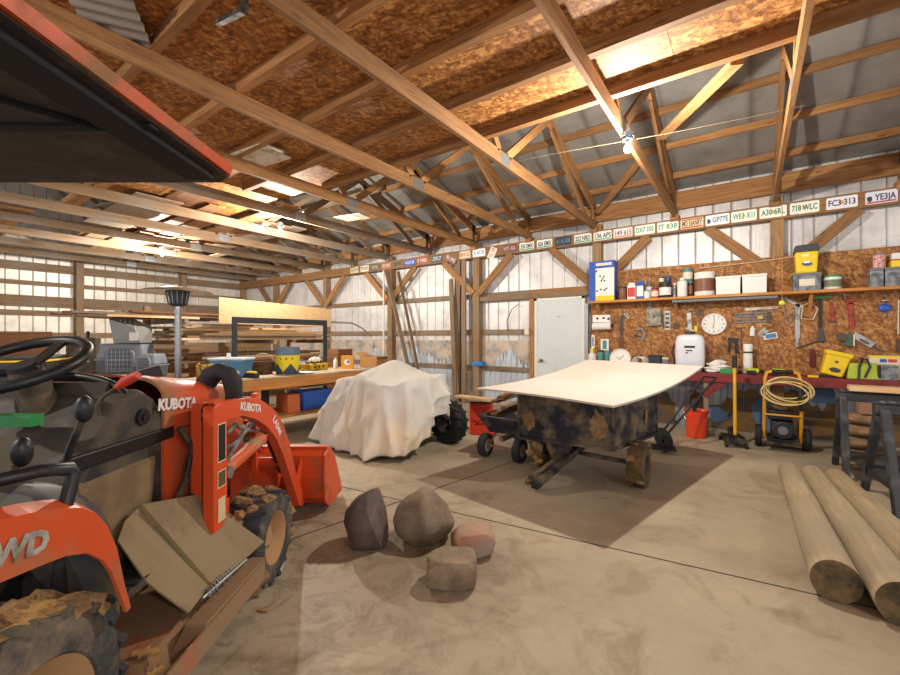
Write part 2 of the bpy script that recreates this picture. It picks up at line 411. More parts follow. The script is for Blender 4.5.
# loft: joists on the chords, panels on the joists
LE = 3.60
JX0, JX1 = -5.6, XR
Y = LE
n = 0
while Y > YF:
    x0 = JX0 - (0 if n % 2 else .35) if n else JX0 + .9
    struct(beam('loft_joist', (x0, Y, CH1 + .045), (JX1, Y, CH1 + .045), .065, .09, W_beam)); Y -= .61; n += 1
Y = LE + .05
n = 0
while Y > YF:
    X = JX1; Y1 = max(Y - 1.21, YF)
    while X > JX0 - .2:
        X1 = X - 2.43
        struct(B().b2((X1 + .004, Y1 + .004, CH1 + .092), (X, Y, CH1 + .104)).out('loft_floor_panel', M_osb)); X = X1
    Y -= 1.22; n += 1
# further left the loft is only loose boards over the chords
lb = random.Random(3)
placed = []
def settle(x0, x1, y0, y1, th):
    z = CH1
    for (a0, a1, b0, b1, zt) in placed:
        if x0 < a1 and x1 > a0 and y0 < b1 and y1 > b0: z = max(z, zt)
    placed.append((x0, x1, y0, y1, z + th + .001)); return z + th / 2
for i in range(30):
    X = -7.2 - lb.random() * 5.0; Y = -.6 + lb.random() * 5.6; L = 2.6 + lb.random() * 1.2
    w = lb.choice([.14, .19, .24, .3, .6])
    z = settle(X - L / 2, X + L / 2, Y - w / 2, Y + w / 2, .019)
    o = beam('loft_board', (X - L / 2, Y, z), (X + L / 2, Y, z), w, .019, [W_old, W_lum, W_beam, W_dark][i % 4])
    tag(o, 'loose board lying across the truss chords above the left side of the barn', 'board', 'loose boards laid over the truss chords')
for i, (px, py, sx, sy, rz) in enumerate(((180, 235, 1.1, .8, .2), (208, 240, .9, .5, -.3), (112, 233, 1.1, .5, .1), (130, 215, .6, .7, .3), (255, 156, .7, .4, .1), (345, 217, .8, .3, .2))):
    c = aZ(px, py, CH1 + .03); q = (abs(sx * math.cos(rz)) + abs(sy * math.sin(rz))) / 2; q2 = (abs(sx * math.sin(rz)) + abs(sy * math.cos(rz))) / 2; c.z = settle(c.x - q, c.x + q, c.y - q2, c.y + q2, .010) if i < 4 else CH1 + .0055
    o = B().box((0, 0, 0), (sx, sy, .010)).out('drywall_offcut', P('drywall', '#d8d2c4', .8, 0, '#a58f6c', 5, .3), loc=c, rot=(0, 0, rz))
    tag(o, ['white drywall offcut on the chords above the far bulb, larger piece', 'white drywall offcut beside the larger one above the patio heater',
            'pale sheet offcut on the chords over the left wall post', 'small pale sheet offcut on the chords toward the canopy',
            'small pale offcut by the canopy front corner', 'narrow pale offcut over the orange hood area'][i], 'offcut', 'sheet offcuts on the truss chords')
# corrugated strip and steel frame stored over the chords near the camera
t = thing('corrugated_roofing_strip', 'short galvanised corrugated strip lying on the chord above the orange canopy edge', 'roofing sheet', aZ(110, 18, CH1 + .012), -.55)
B().grid(lambda u, v: ((u - .5) * .62, (v - .5) * .35, .012 * math.sin(u * 40)), 60, 2, .002).out('sheet', M_steel, t, smooth=True)
t = thing('steel_frame_section', 'grey steel frame section hanging from the loft at the top of the picture', 'frame', aD(235, 8, 2.3))
b = B(); b.bar((-.12, .0, .25), (.1, 0, .05), .03, .03).bar((.1, 0, .05), (.1, 0, -.07), .03, .03).bar((.1, 0, -.055), (-.3, .05, .08), .03, .03); b.out('frame', M_dkmet, t)
B().bar((.1, 0, .05), (.1, 0, .6), .012, .012).out('hanger', M_dkmet, t)
# entry door in the back wall
d = thing('door_1', '', 'door', (0, 0, 0)); del d['label'], d['category']; struct(d)
dx0, dx1, dz = DOORX0, DOORX1, 2.09
M_door = P('door_paint', '#cdd5d6', .55, 0, '#bcc4c4', 2, .1)
B().b2((dx0 + .05, 7.34, .02), (dx1 - .05, 7.39, dz - .04)).out('door_leaf', M_door, d, bevel=.004)
b = B(); b.b2((dx0, 7.33, 0), (dx0 + .05, 7.43, dz)).b2((dx1 - .05, 7.33, 0), (dx1, 7.43, dz)).b2((dx0, 7.33, dz - .04), (dx1, 7.43, dz)); b.out('door_frame', M_white, d)
b = B(); b.cyl((dx0 + .14, 7.335, .93), (dx0 + .14, 7.30, .93), .012).sph((dx0 + .14, 7.285, .93), .03).cyl((dx0 + .14, 7.337, .93), (dx0 + .14, 7.33, .93), .033)
b.out('door_knob', P('brass', '#9a8458', .3, .9), d, smooth=True)
B().box(((dx0 + dx1) / 2, 7.338, 1.74), (.08, .004, .006)).out('peephole_mark', M_dkmet, d)
struct(beam('door_stud', (dx0 - .05, 7.36, 0), (dx0 - .05, 7.36, 2.09), .09, .09, W_beam))
struct(beam('door_header', (-4.7, 7.36, 2.14), (dx1 + .1, 7.36, 2.14), .09, .09, W_old))
# rough studs doubled up by the post left of the door
struct(beam('wall_post', (-5.08, 7.33, 0), (-5.04, 7.33, 2.98), .14, .10, W_old))
struct(beam('wall_post', (-4.86, 7.26, 0), (-4.86, 7.26, 2.98), .1, .04, W_old))
beam_l = beam('leaning_board', (-4.98, 7.12, .02), (-5.16, 7.22, 2.6), .1, .03, W_old)
tag(beam_l, 'weathered board leaning on the doubled post left of the white door', 'board')
# torn insulation on the lower wall, each bay its own ragged sheet
M_ins = METALSHEET('torn_foil', '#c9d6e2', 0, .12, .4, .2)
M_brown = P('brown_backing', '#7a5a24', .9, 0, '#4d4a4a', 5, .45)
rg = random.Random(11)
for (x0, x1, z0, z1) in ((-7.0, -5.15, .1, 1.15), (-9.4, -7.1, .1, 1.1), (-11.8, -9.6, .1, 1.0), (-4.72, -3.45, .1, 1.12)):
    pts = [(x0, z0), (x1, z0)]; n = 34
    for i in range(n + 1):
        f = i / n; pts.append((x1 + (x0 - x1) * f, z1 - .12 - (.30 * rg.random() if i % 2 else 0) - .15 * math.sin(f * 9 + x0)))
    struct(B().prism(pts, .012, frame((0, 7.425, 0), (1, 0, 0), (0, 0, 1))).out('torn_insulation', M_ins))
struct(B().b2((-12, 7.432, .0), (-3.4, 7.438, 1.3)).out('wall_backing', P('bare_backing', '#c9b8a6', .8, 0, '#8a8d92', 3, .4)))
# strand board on the right half of the back wall
struct(B().b2((-2.22, 7.270, .80), (XR, 7.288, 2.47)).out('osb_panelling', M_osbw))
struct(B().b2((-2.1, 7.33, .0), (XR, 7.345, .88)).out('wall_lower', METALSHEET('lower_grey', '#9aa0a8', 0, .09, .5, .2)))
for i, (x0, x1, zt) in enumerate(((-.75, .2, .5), (.35, 1.0, .55), (1.1, 2.4, .5), (-1.6, -.95, .35))):
    pts = [(x0, .02), (x1, .02)]
    for k in range(15):
        f = k / 14; pts.append((x1 + (x0 - x1) * f, zt + .13 * math.sin(f * 7 + i * 2) + rg.uniform(-.05, .05)))
    struct(B().prism(pts, .012, frame((0, 7.325, 0), (1, 0, 0), (0, 0, 1))).out('bare_backing_patch', M_brown))
for i, (x0, x1, z0, z1) in enumerate(((-.55, -.25, .1, .34), (.0, .33, .08, .5), (.62, .95, .5, .7))):
    pts = []
    for k in range(16):
        a = 2 * PI * k / 16; q = 1 + rg.uniform(-.18, .18); pts.append(((x0 + x1) / 2 + (x1 - x0) / 2 * q * math.cos(a), (z0 + z1) / 2 + (z1 - z0) / 2 * q * math.sin(a)))
    struct(B().prism(pts, .012, frame((0, 7.312, 0), (1, 0, 0), (0, 0, 1))).out('blue_foam_patch', P('blue_foam', '#56708f', .8)))
struct(B().b2((-2.34, 7.26, .9), (-2.28, 7.32, 1.95)).out('conduit', M_steel))
struct(beam('conduit', (-7.2, 7.27, .1), (-7.2, 7.27, 3.0), .03, .03, M_white))
tag(beam('leaning_board', (-6.0, 7.05, .02), (-7.05, 7.2, 2.95), .10, .03, W_old), 'long board leaning diagonally against the wall post behind the covered vehicle', 'board')
tag(beam('leaning_board', (-5.9, 7.22, .02), (-6.7, 7.24, 2.9), .08, .025, W_old), 'second thinner board leaning beside the long diagonal board behind the covered vehicle', 'board')
# ================================================================ camera, light
cam = bpy.data.cameras.new('camera'); co = bpy.data.objects.new('camera', cam); COL.objects.link(co)
cam.sensor_width = 36; cam.lens = 418 / 900 * 36; cam.clip_start = .02
co.location = (0, 0, EYE); co.rotation_euler = (PI / 2, 0, YAW)
SC.camera = co
M_glow = P('bulb_glow', '#ffdf9f', .3, emit=60)
M_sock = P('socket_blue', '#7f9db5', .5)
def bulb(loc, label, power, z_top):
    t = thing('light_bulb', label, 'lamp', loc, group='bare bulbs under the truss chords')
    B().lathe([(0, -.055), (.018, -.05), (.03, -.028), (.028, -.005), (.016, .02), (.014, .03), (0, .03)], 16).out('bulb', M_glow, t, smooth=True).visible_shadow = True
    B().cyl((0, 0, .03), (0, 0, .06), .02).cyl((0, 0, .06), (0, 0, .085), .045, .03).cyl((0, 0, .085), (0, 0, z_top - loc[2]), .05).out('socket', M_sock, t, smooth=True)
    l = bpy.data.lights.new('bulb_light', 'POINT'); l.energy = power; l.color = (1, .92, .80); l.shadow_soft_size = .035
    lo = bpy.data.objects.new('bulb_light', l); COL.objects.link(lo); lo.parent = t; lo.location = (0, 0, -.09)
bulb((-.9, 4.0, 3.08), 'bare bulb in a blue-grey socket under the chord over the dump cart', 175, 3.21)
bulb((-6.15, 3.87, 3.08), 'middle bare bulb of the row, above the work table', 210, 3.21)
bulb((-9.75, 3.5, 3.08), 'farthest bare bulb toward the left wall', 215, 3.21)
bulb((3.6, -.6, 3.08), 'added unseen fill bulb over the right side of the doorway', 150, 3.21)  # extra lamp behind the camera, added for general fill
bulb((-3.2, -1.9, 3.08), 'added unseen fill bulb behind the tractor by the doorway', 150, 3.21)  # second added fill lamp, out of view, not part of the visible row
w = bpy.data.worlds.new('sky'); SC.world = w; w.use_nodes = True
bg = w.node_tree.nodes['Background']; bg.inputs[0].default_value = (.96, .97, 1, 1); bg.inputs[1].default_value = .78
vs = SC.view_settings; vs.view_transform = 'Standard'; vs.look = 'None'; vs.gamma = 1; vs.use_curve_mapping = False; vs.exposure = .66
SC.cycles.max_bounces = 8; SC.cycles.diffuse_bounces = 5
SC.cycles.use_denoising = True
# ================================================================ TRACTOR (its own frame: x to the right of the eye, D ahead, z up)
M_or = P('tractor_orange', '#c64e24', .4, 0, '#8a6444', 3.0, .34, var=.04)
M_orb = P('loader_orange', '#cf4a20', .38, 0, '#8a5a38', 4.0, .2, var=.04)
M_orm = P('deck_orange', '#b5502f', .6, 0, '#8c7154', 6, .9)
M_cons = P('console_dark', '#25272a', .55, 0, '#564b3c', 5, .45)
M_tire = P('tire_rubber', '#34373b', .8, 0, '#80705a', 5, .38, bump=.25)
M_mud = P('caked_mud', '#a07f55', .95, 0, '#7b6040', 14, .5, bump=.6, bscale=40)
M_rim = P('rim_orange', '#b5714a', .7, 0, '#a3825c', 6, .8)
M_fgrey = P('fender_grey', '#45474a', .5, 0, '#7b6a52', 4, .35)
M_chute = P('deflector_tan', '#8c7a5d', .8, 0, '#6e5c42', 3, .4)
M_cyl = P('hydraulic_orange', '#c9562e', .45, 0, '#a08768', 8, .35)
M_chrome = P('chrome', '#c9c9c9', .2, 1)
M_txt = P('decal_silver', '#dcd6d2', .4)
M_txtk = P('decal_black', '#16171a', .5)
M_hose = P('hose_grey', '#77797c', .5, 0, '#4a4038', 9, .5)
TX0, TD0 = -1.55, 1.6
tr = thing('tractor', 'orange compact tractor with front loader, mower deck and overhead canopy', 'tractor',
           (CS * TX0 - SN * TD0, SN * TX0 + CS * TD0, 0), YAW)
def c(x, D, z): return V((x - TX0, D - TD0, z))
def px(x, u, v):
    """tractor-frame point lying in the plane x seen at picture u, v"""
    D = 418 * x / (u - 450); return c(x, D, EYE + (337.5 - v) * D / 418)
def pD(D, u, v): return c((u - 450) * D / 418, D, EYE + (337.5 - v) * D / 418)
XAX = Mx(((0, 0, 1, 0), (1, 0, 0, 0), (0, 1, 0, 0), (0, 0, 0, 1)))   # lathe axis to +X
def wheel(name, ctr, Rr, w, rim, lug, mud, parent, tire=M_tire, rimm=M_rim, n=40):
    m = Mx.Translation(ctr) @ XAX; h = w / 2
    b = B().lathe([(rim, -h * .8), (rim + .012, -h * .95), (Rr * .86, -h * .98), (Rr * .95, -h * .85), (Rr * .985, -h * .5), (Rr * .99, 0), (Rr * .985, h * .5), (Rr * .95, h * .85), (Rr * .86, h * .98), (rim + .012, h * .95), (rim, h * .8)], n, m)
    if lug:
        for i in range(lug):
            a = 2 * PI * i / lug
            for s in (-1, 1):
                a2 = a + (PI / lug if s > 0 else 0)
                p0 = ctr + V((s * h * .95, math.cos(a2) * Rr * .97, math.sin(a2) * Rr * .97)); p1 = ctr + V((s * h * .08, math.cos(a2 + .16) * Rr * .995, math.sin(a2 + .16) * Rr * .995))
                b.bar(p0, p1, Rr * .09, Rr * .09, up=(0, math.cos(a2), math.sin(a2)))
    o = b.out(name, tire, parent, smooth=35)
    b = B().lathe([(rim + .004, -h * .8), (rim - .01, -h * .6), (rim * .82, -h * .2), (rim * .8, h * .25), (rim - .012, h * .62), (rim + .006, h * .86), (rim + .006, h * .9), (rim - .02, h * .72), (rim * .72, h * .36), (.055, h * .3), (.05, h * .5), (0, h * .5)], n, m)
    b.out('rim', rimm, o, smooth=35)
    b = B()
    for i in range(5):
        a = 2 * PI * i / 5; q = ctr + V((h * .3, math.cos(a) * rim * .45, math.sin(a) * rim * .45)); b.cyl(q, q + V((h * .14, 0, 0)), .011, n=6)
    b.out('lug_nuts', M_dkmet, o)
    if mud:
        b = B(); rr = random.Random(int(Rr * 1000))
        for i in range(mud):
            a = 2 * PI * (i + rr.random()) / mud; x = rr.uniform(-.95, .72) * h; k = rr.uniform(.05, .11) * (Rr / .3)
            b.rock(ctr + V((x, math.cos(a) * Rr * .97, math.sin(a) * Rr * .97)), (k * 1.5, k * (.6 + .6 * abs(math.sin(a))), k * (.6 + .6 * abs(math.cos(a)))), i, 2, .5, 2.2)
        b.out('caked_mud', M_mud, o, label='dry tan mud caked on the tread')
    return o
RXC = -1.57
for s in (1, -1):
    wheel('rear_wheel', c(RXC + s * .37, 1.09, .305), .305, .26, .18, 18, 44, tr)
    wheel('front_wheel', c(RXC + s * .50, 2.34, .245), .245, .21, .135, 16, 46, tr)
# chassis, axles, step
b = B().b2(c(RXC - .17, .8, .3), c(RXC + .17, 1.9, .62)).b2(c(RXC - .13, 1.9, .32), c(RXC + .13, 2.75, .55)).cyl(c(RXC - .4, 1.02, .31), c(RXC + .4, 1.02, .31), .06).bar(c(RXC - .45, 2.34, .27), c(RXC + .45, 2.34, .27), .08, .09)
b.out('chassis', M_dkmet, tr, bevel=.01)
B().b2(c(RXC - .42, 1.34, .42), c(RXC + .42, 1.84, .45)).out('footboard', M_cons, tr, bevel=.005)
b = B()
for i in range(9): b.b2(c(RXC + .18, 1.38 + i * .05, .45), c(RXC + .42, 1.40 + i * .05, .456))
b.out('tread_strips', M_blackr, tr)
# rear fenders
def fender(s):
    xo = RXC + s * .55; xi = RXC + s * .17
    ring = [(0, 520), (30, 513), (60, 508), (82, 508), (97, 514), (108, 527), (117, 548), (125, 585), (131, 607)]
    inner = [(127, 612), (119, 590), (112, 572), (103, 560), (88, 553), (66, 556), (40, 566), (0, 583)]
    def f(u, v, x): q = px(-1.02, u, v); return V((x - TX0, q.y, q.z))
    back = [c(xo, .66, .86), c(xo, .66, .72)]
    poly = [back[0]] + [f(u, v, xo) for u, v in ring] + [f(u, v, xo) for u, v in inner] + [V((xo - TX0, .8 - TD0, .79)), V((xo - TX0, .7 - TD0, .74))]
    inn = [V((q.x - s * .012, q.y, q.z)) for q in poly]
    b = B().loft(poly, inn)
    # rolled shoulder along the top of the panel
    top = [back[0]] + [f(u, v, xo) for u, v in ring]
    for k in range(len(top) - 1):
        a, q = top[k], top[k + 1]
        b.loft([a, q, q + V((-s * .035, 0, .022)), a + V((-s * .035, 0, .022))], [a - V((s * .012, 0, .012)), q - V((s * .012, 0, .012)), q + V((-s * .035, 0, .008)), a + V((-s * .035, 0, .008))])
    o = b.out('fender', M_or, tr, smooth=50)
    # dark plastic inner fender, standing higher and further forward than the orange panel
    pr_ = [(.66, .97), (.85, .995), (1.0, 1.0), (1.10, .985), (1.19, .95), (1.27, .896), (1.33, .83), (1.37, .76), (1.395, .68), (1.41, .58), (1.415, .5)]
    xa_, xb_ = RXC + s * .49, RXC + s * .16
    def deck(u, v):
        k = u * (len(pr_) - 1); i = min(int(k), len(pr_) - 2); f_ = k - i
        d_, z_ = pr_[i][0] + (pr_[i + 1][0] - pr_[i][0]) * f_, pr_[i][1] + (pr_[i + 1][1] - pr_[i][1]) * f_
        w_ = min(1, v / .25); rnd = .05 * (1 - math.sqrt(max(0, 1 - (1 - w_) ** 2)))
        return c(xa_ + (xb_ - xa_) * v, d_ - rnd * u, z_ - rnd)
    B().grid(deck, 40, 14, .008).out('fender_deck', M_fgrey, tr, smooth=60)
    return xo
for s in (-1, 1): xo = fender(s)
m = frame(px(xo + .0, 13, 551) + V((.003, 0, 0)), px(xo, 55, 539) - px(xo, 0, 557), (0, 0, 1))
text('lettering', '4WD', .074, P('decal_worn', '#a4a49c', .6, 0, '#6d6457', 12, .5), tr, m, .001, .004, 1.0)
# grab handle beside the seat
B().tube([pD(1.0, -40, 486), pD(1.03, 0, 480), pD(1.09, 40, 471), pD(1.15, 71, 468), pD(1.155, 74, 473), pD(1.14, 66, 504), pD(1.13, 64, 512)], .017, 10).out('grab_handle', M_black, tr, smooth=60)
# seat
b = B().box(c(RXC, .95, .62), (.46, .42, .1)).box(c(RXC, .72, .86), (.44, .1, .45), rx=-.15); b.out('seat', M_black, tr, bevel=.03)
# console
prof = [(1.36, .47), (1.88, .47), (1.93, .62), (1.9, 1.0), (1.82, 1.10), (1.74, 1.15), (1.64, 1.13), (1.53, .98), (1.40, .80)]
XS = .285
b = B().loft([c(RXC + XS, d, z) for d, z in prof], [c(RXC - XS, d, z) for d, z in prof]); con = b.out('console', M_cons, tr, bevel=.025, smooth=50)
b = B().b2(c(RXC + XS - .01, 1.38, .90), c(RXC + XS + .014, 1.93, .955)); b.out('belt_trim', M_black, con, bevel=.006)
b = B().loft([c(RXC + XS - .01, *q) for q in ((1.44, .53), (1.80, .53), (1.83, .86), (1.42, .86))], [c(RXC + XS + .008, *q) for q in ((1.46, .55), (1.78, .55), (1.81, .84), (1.44, .84))])
b.out('side_panel', P('panel_brown', '#5a4d39', .75, 0, '#7d6a4c', 4, .5), con)
b = B().cyl(c(RXC + XS, 1.74, 1.03), c(RXC + XS + .012, 1.74, 1.03), .034).cyl(c(RXC + XS, 1.74, 1.03), c(RXC + XS + .02, 1.74, 1.03), .014); b.out('ignition_switch', M_black, con)
pts = [c(RXC + .27 * math.cos(a), 1.68 + .02 * math.sin(a), 1.10 + .105 * math.sin(a)) for a in [PI * k / 16 for k in range(17)]]
B().tube(pts, .016, 8).out('instrument_hood', M_black, con, smooth=60)
B().b2(c(RXC - .2, 1.66, 1.1), c(RXC + .2, 1.70, 1.18)).out('instrument_panel', P('gauge_panel', '#3f3830', .6), con)
b = B().box(pD(1.5, 14, 420), (.17, .05, .04)); b.out('green_cover', M_green, con, label='small green cover left of the steering column')
# hood
def hood(u, v):
    D = 1.86 + .92 * u; top = 1.155 - .10 * u - .06 * u * u - .12 * max(0, u - .8) / .2
    bot = .60; hw = .285 - .04 * u - (.08 * max(0, (u - .85) / .15))
    a = v * 2 - 1
    x = hw * max(-1, min(1, a * 1.9)); t = max(0, abs(a) - .526) / .474
    crown = .03 * (1 - min(1, (a * 1.9) ** 2))
    z = top + crown - (top - bot) * t - (.035 * max(0, min(1, (abs(a) - .36) / .166)) ** 2 if abs(a) < .526 else .035 * (1 - t))
    return c(RXC + x, D, z)
h = B().grid(hood, 16, 44, .012); hd = h.out('hood', M_or, tr, smooth=40)
b = B().loft([c(RXC - .2, 2.76, .62), c(RXC + .2, 2.76, .62), c(RXC + .2, 2.72, .9), c(RXC - .2, 2.72, .9)], [c(RXC - .2, 2.79, .62), c(RXC + .2, 2.79, .62), c(RXC + .2, 2.75, .9), c(RXC - .2, 2.75, .9)]); b.out('grille', M_black, hd)
xh = RXC + .288
B().bar(c(xh + .006, 1.88, .94), c(xh - .02, 2.5, .90), .004, .006).out('seam_line', M_txtk, hd)
m = frame(px(xh, 176, 404) + V((.012, 0, .0)), c(xh - .008, 2.2, 1.0) - c(xh, 1.88, 1.035), (0, 0, 1))
text('lettering', 'KUBOTA', .068, M_txt, hd, m, .001, .003, 1.05)
# steering column and wheel
B().tube([c(RXC, 1.70, .88), c(RXC - .01, 1.65, 1.03), c(RXC - .02, 1.63, 1.08), c(RXC - .04, 1.585, 1.235)], .05, 14, rr=[.085, .075, .06, .052]).out('steering_column', P('boot_brown', '#4a4036', .7, 0, '#6d5b46', 8, .5), tr, smooth=60)
swc = c(RXC - .045, 1.57, 1.262); sn_ = V((0, -.42, .907)).normalized(); sa = V((1, 0, 0)); sb = sn_.cross(sa)
SWR = .20
sw = B().tube([swc + sa * SWR * math.cos(2 * PI * k / 48) + sb * SWR * math.sin(2 * PI * k / 48) for k in range(48)], .0205, 10, True).out('steering_wheel', M_black, tr, smooth=60)
b = B()
for a in (90, 210, 330):
    d = sa * math.cos(math.radians(a)) + sb * math.sin(math.radians(a)); b.bar(swc - sn_ * .03 + d * .03, swc + d * (SWR - .008), .045, .012, up=sn_)
b.out('spokes', M_black, sw)
B().cyl(swc - sn_ * .05, swc - sn_ * .005, .05, .04, 20).out('hub_cap', M_blackr, sw, smooth=50)
# levers
def lever(name, pts, r, kn, krad, kmat, ksc=(.85, .85, 1.45)):
    o = B().tube(pts, r, 8).out(name, M_dkmet, tr, smooth=60); B().sph(kn, krad, ksc).out('knob', kmat, o, smooth=True)
lever('gear_lever', [pD(1.36, 64, 470), pD(1.36, 70, 448), pD(1.36, 82, 420)], .011, pD(1.36, 84, 409), .031, M_black)
lever('range_lever', [pD(1.2, 8, 490), pD(1.2, 16, 466)], .011, pD(1.2, 22, 452), .03, M_black)
o = B().tube([pD(1.46, 99, 416), pD(1.46, 97, 405), pD(1.48, 104, 396), pD(1.5, 118, 387)], .007, 8).out('throttle_lever', M_dkmet, tr, smooth=60)
B().tube([pD(1.5, 116, 388), pD(1.5, 126, 381), pD(1.5, 138, 375)], .012, 10, rr=[.010, .020, .016]).out('grip', P('grip_red', '#b8351f', .5), o, smooth=60, label='red grip')
B().bar(pD(1.95, 100, 388), pD(2.15, 160, 370), .05, .055).out('lever_guard', M_black, tr, bevel=.006)
B().tube([pD(2.33, u, v) for u, v in ((200, 412), (201, 398), (205, 385), (212, 375), (220, 371.5), (228, 374), (233, 383), (234, 394), (234, 410))], .05, 16, rr=[.05, .055, .052, .054, .05, .046, .05, .044, .046]).out('intake_boot', M_blackr, tr, smooth=60)
# loader
def loader(s):
    x = RXC + s * .39
    pl = [(1.95, .50), (2.12, .50), (2.12, 1.05), (1.95, 1.05)]
    g = lambda q, xx: c(xx, q[0], q[1])
    b = B().loft([g(q, x - .03) for q in pl], [g(q, x + .02) for q in pl])
    b.b2(c(x - .04, 1.9, .42), c(x + .02, 2.2, .52)); tw = b.out('loader_tower', M_orb, tr, bevel=.004)
    po = [(1.915, .46), (2.0, .46), (2.03, .52), (2.03, 1.02), (1.97, 1.05), (1.915, 1.04)]
    B().loft([g(q, x + .045) for q in po], [g(q, x + .10) for q in po]).out('tower_plate', M_orb, tw, bevel=.006)
    xf = x + .1015
    if s > 0:
        for d0, d1, z0, z1, mm in ((1.945, 2.005, .78, .95, M_txtk), (1.945, 2.005, .66, .73, P('decal_warn', '#5a4a33', .5)), (1.95, 2.0, .50, .60, P('decal_cream', '#cdbb90', .5))):
            k = B().b2(c(xf, d0 - .005, z0 - .005), c(xf + .0012, d1 + .005, z1 + .005)).out('decal', P('decal_rim', '#d9c9a0', .5), tw)
            B().b2(c(xf + .0012, d0, z0), c(xf + .002, d1, z1)).out('decal_face', mm, k)
        B().box(c(x + .022, 1.975, 1.0), (.004, .055, .055)).out('warning_sticker', M_txtk, tw)
        B().box(c(x + .025, 1.975, 1.0), (.003, .012, .05)).box(c(x + .025, 1.975, 1.0), (.003, .05, .014)).out('sticker_symbol', M_txt, tw)
    outer = [(1.94, 1.055), (2.23, 1.035), (2.38, 1.015), (2.50, .965), (2.63, .895), (2.76, .775), (2.86, .62), (2.96, .42), (3.16, .15), (3.12, .10)]
    inner = [(3.04, .14), (2.86, .42), (2.74, .60), (2.63, .73), (2.5, .83), (2.36, .90), (2.22, .945), (2.11, .955), (1.95, .96)]
    arm = [*outer, *inner]; xa = x + .03
    def arm_faces(b):
        # arched arm as a strip of quads so the curve stays clean
        I = inner[::-1]; n = 24
        def along(P_, t):
            k = t * (len(P_) - 1); i = min(int(k), len(P_) - 2); f = k - i
            return (P_[i][0] + (P_[i + 1][0] - P_[i][0]) * f, P_[i][1] + (P_[i + 1][1] - P_[i][1]) * f)
        def fn(u, v):
            o_, i_ = along(outer, v), along(I, v)
            w = [(o_, x + .085), (i_, x + .085), (i_, x + .03), (o_, x + .03)][int(round(u * 4)) % 4]
            return c(w[1], w[0][0], w[0][1])
        return b.grid(fn, 4, n, 0, closed_u=True)
    b = arm_faces(B()); a = b.out('loader_arm', M_orb, tr, smooth=35)
    xt = x + .0865
    if s > 0:
        m = frame(c(xt, 2.30, .974), c(xt, 2.4, .945) - c(xt, 2.2, .99), (0, 0, 1)); text('lettering', 'KUBOTA', .058, M_txt, a, m, .001, .002, 1.05)
        m = frame(c(xt, 2.645, .80), c(xt, 2.74, .70) - c(xt, 2.6, .865), (0, .3, 1)); text('lettering', 'LA344', .062, M_txt, a, m, .001, .002, 1.0)
    b = B().cyl(c(x + .05, 2.07, .69), c(x + .05, 2.50, .755), .036, n=14); cy = b.out('boom_cylinder', M_cyl, tr, smooth=50)
    B().cyl(c(x + .05, 2.50, .755), c(x + .05, 2.63, .775), .016).out('piston_rod', M_chrome, cy, smooth=50)
    B().cyl(c(x + .02, 2.08, .69), c(x + .09, 2.08, .69), .03).out('pivot_pin', M_steel, cy, smooth=50); B().cyl(c(x + .0, 2.63, .775), c(x + .08, 2.63, .775), .022).out('pivot_pin', M_steel, cy, smooth=50)
    b = B().cyl(c(x - .01, 2.72, .74), c(x - .01, 2.96, .42), .026); cy = b.out('bucket_cylinder', M_dkmet, tr, smooth=50)
    B().cyl(c(x - .01, 2.96, .42), c(x - .01, 3.14, .22), .014).out('piston_rod', M_chrome, cy, smooth=50)
    B().tube([c(x + .06, 2.1, .88), c(x + .05, 2.2, .90), c(x + .03, 2.35, .84), c(x + .03, 2.5, .80), c(x + .0, 2.62, .78)], .012, 8).tube([c(x + .05, 2.1, .80), c(x + .04, 2.25, .80), c(x + .02, 2.4, .86), c(x, 2.56, .84)], .011, 8).tube([c(x + .05, 2.08, .72), c(x + .04, 2.3, .83), c(x + .02, 2.5, .87)], .012, 8).out('hydraulic_hose', M_hose, tr, smooth=60)
for s in (1, -1): loader(s)
B().cyl(c(RXC - .39, 2.9, .5), c(RXC + .39, 2.9, .5), .03).out('torque_tube', M_orb, tr, smooth=50)
B().sph(c(RXC + .38, 2.62, .66), .022).out('valve_cap', P('cap_red', '#d21f16', .3), tr, smooth=True, label='round red cap')
B().tube([c(RXC + .34, 1.9, .95), c(RXC + .36, 1.96, .85), c(RXC + .35, 1.93, .7), c(RXC + .3, 1.92, .6)], .014, 8).tube([c(RXC + .34, 1.88, .6), c(RXC + .37, 1.98, .62)], .02, 8).out('wiring_hose', M_dkmet, tr, smooth=60)
b = B()
for s in (-1, 1): b.b2(c(RXC + s * .24 - .015, 2.83, .40), c(RXC + s * .24 + .015, 2.87, .98))
for k in range(7): b.b2(c(RXC - .24, 2.84, .45 + .08 * k), c(RXC + .24, 2.86, .475 + .08 * k))
b.out('grille_guard', M_orb, tr)
b = B()
for s in (-1, 1): b.tube([c(RXC + s * .12, 2.0, .62), c(RXC + s * .22, 2.15, .72), c(RXC + s * .2, 2.4, .6), c(RXC + s * .26, 2.6, .58)], .018, 8)
b.b2(c(RXC - .2, 1.95, .5), c(RXC + .2, 2.7, .72)).out('engine_block', M_dkmet, tr, bevel=.01)
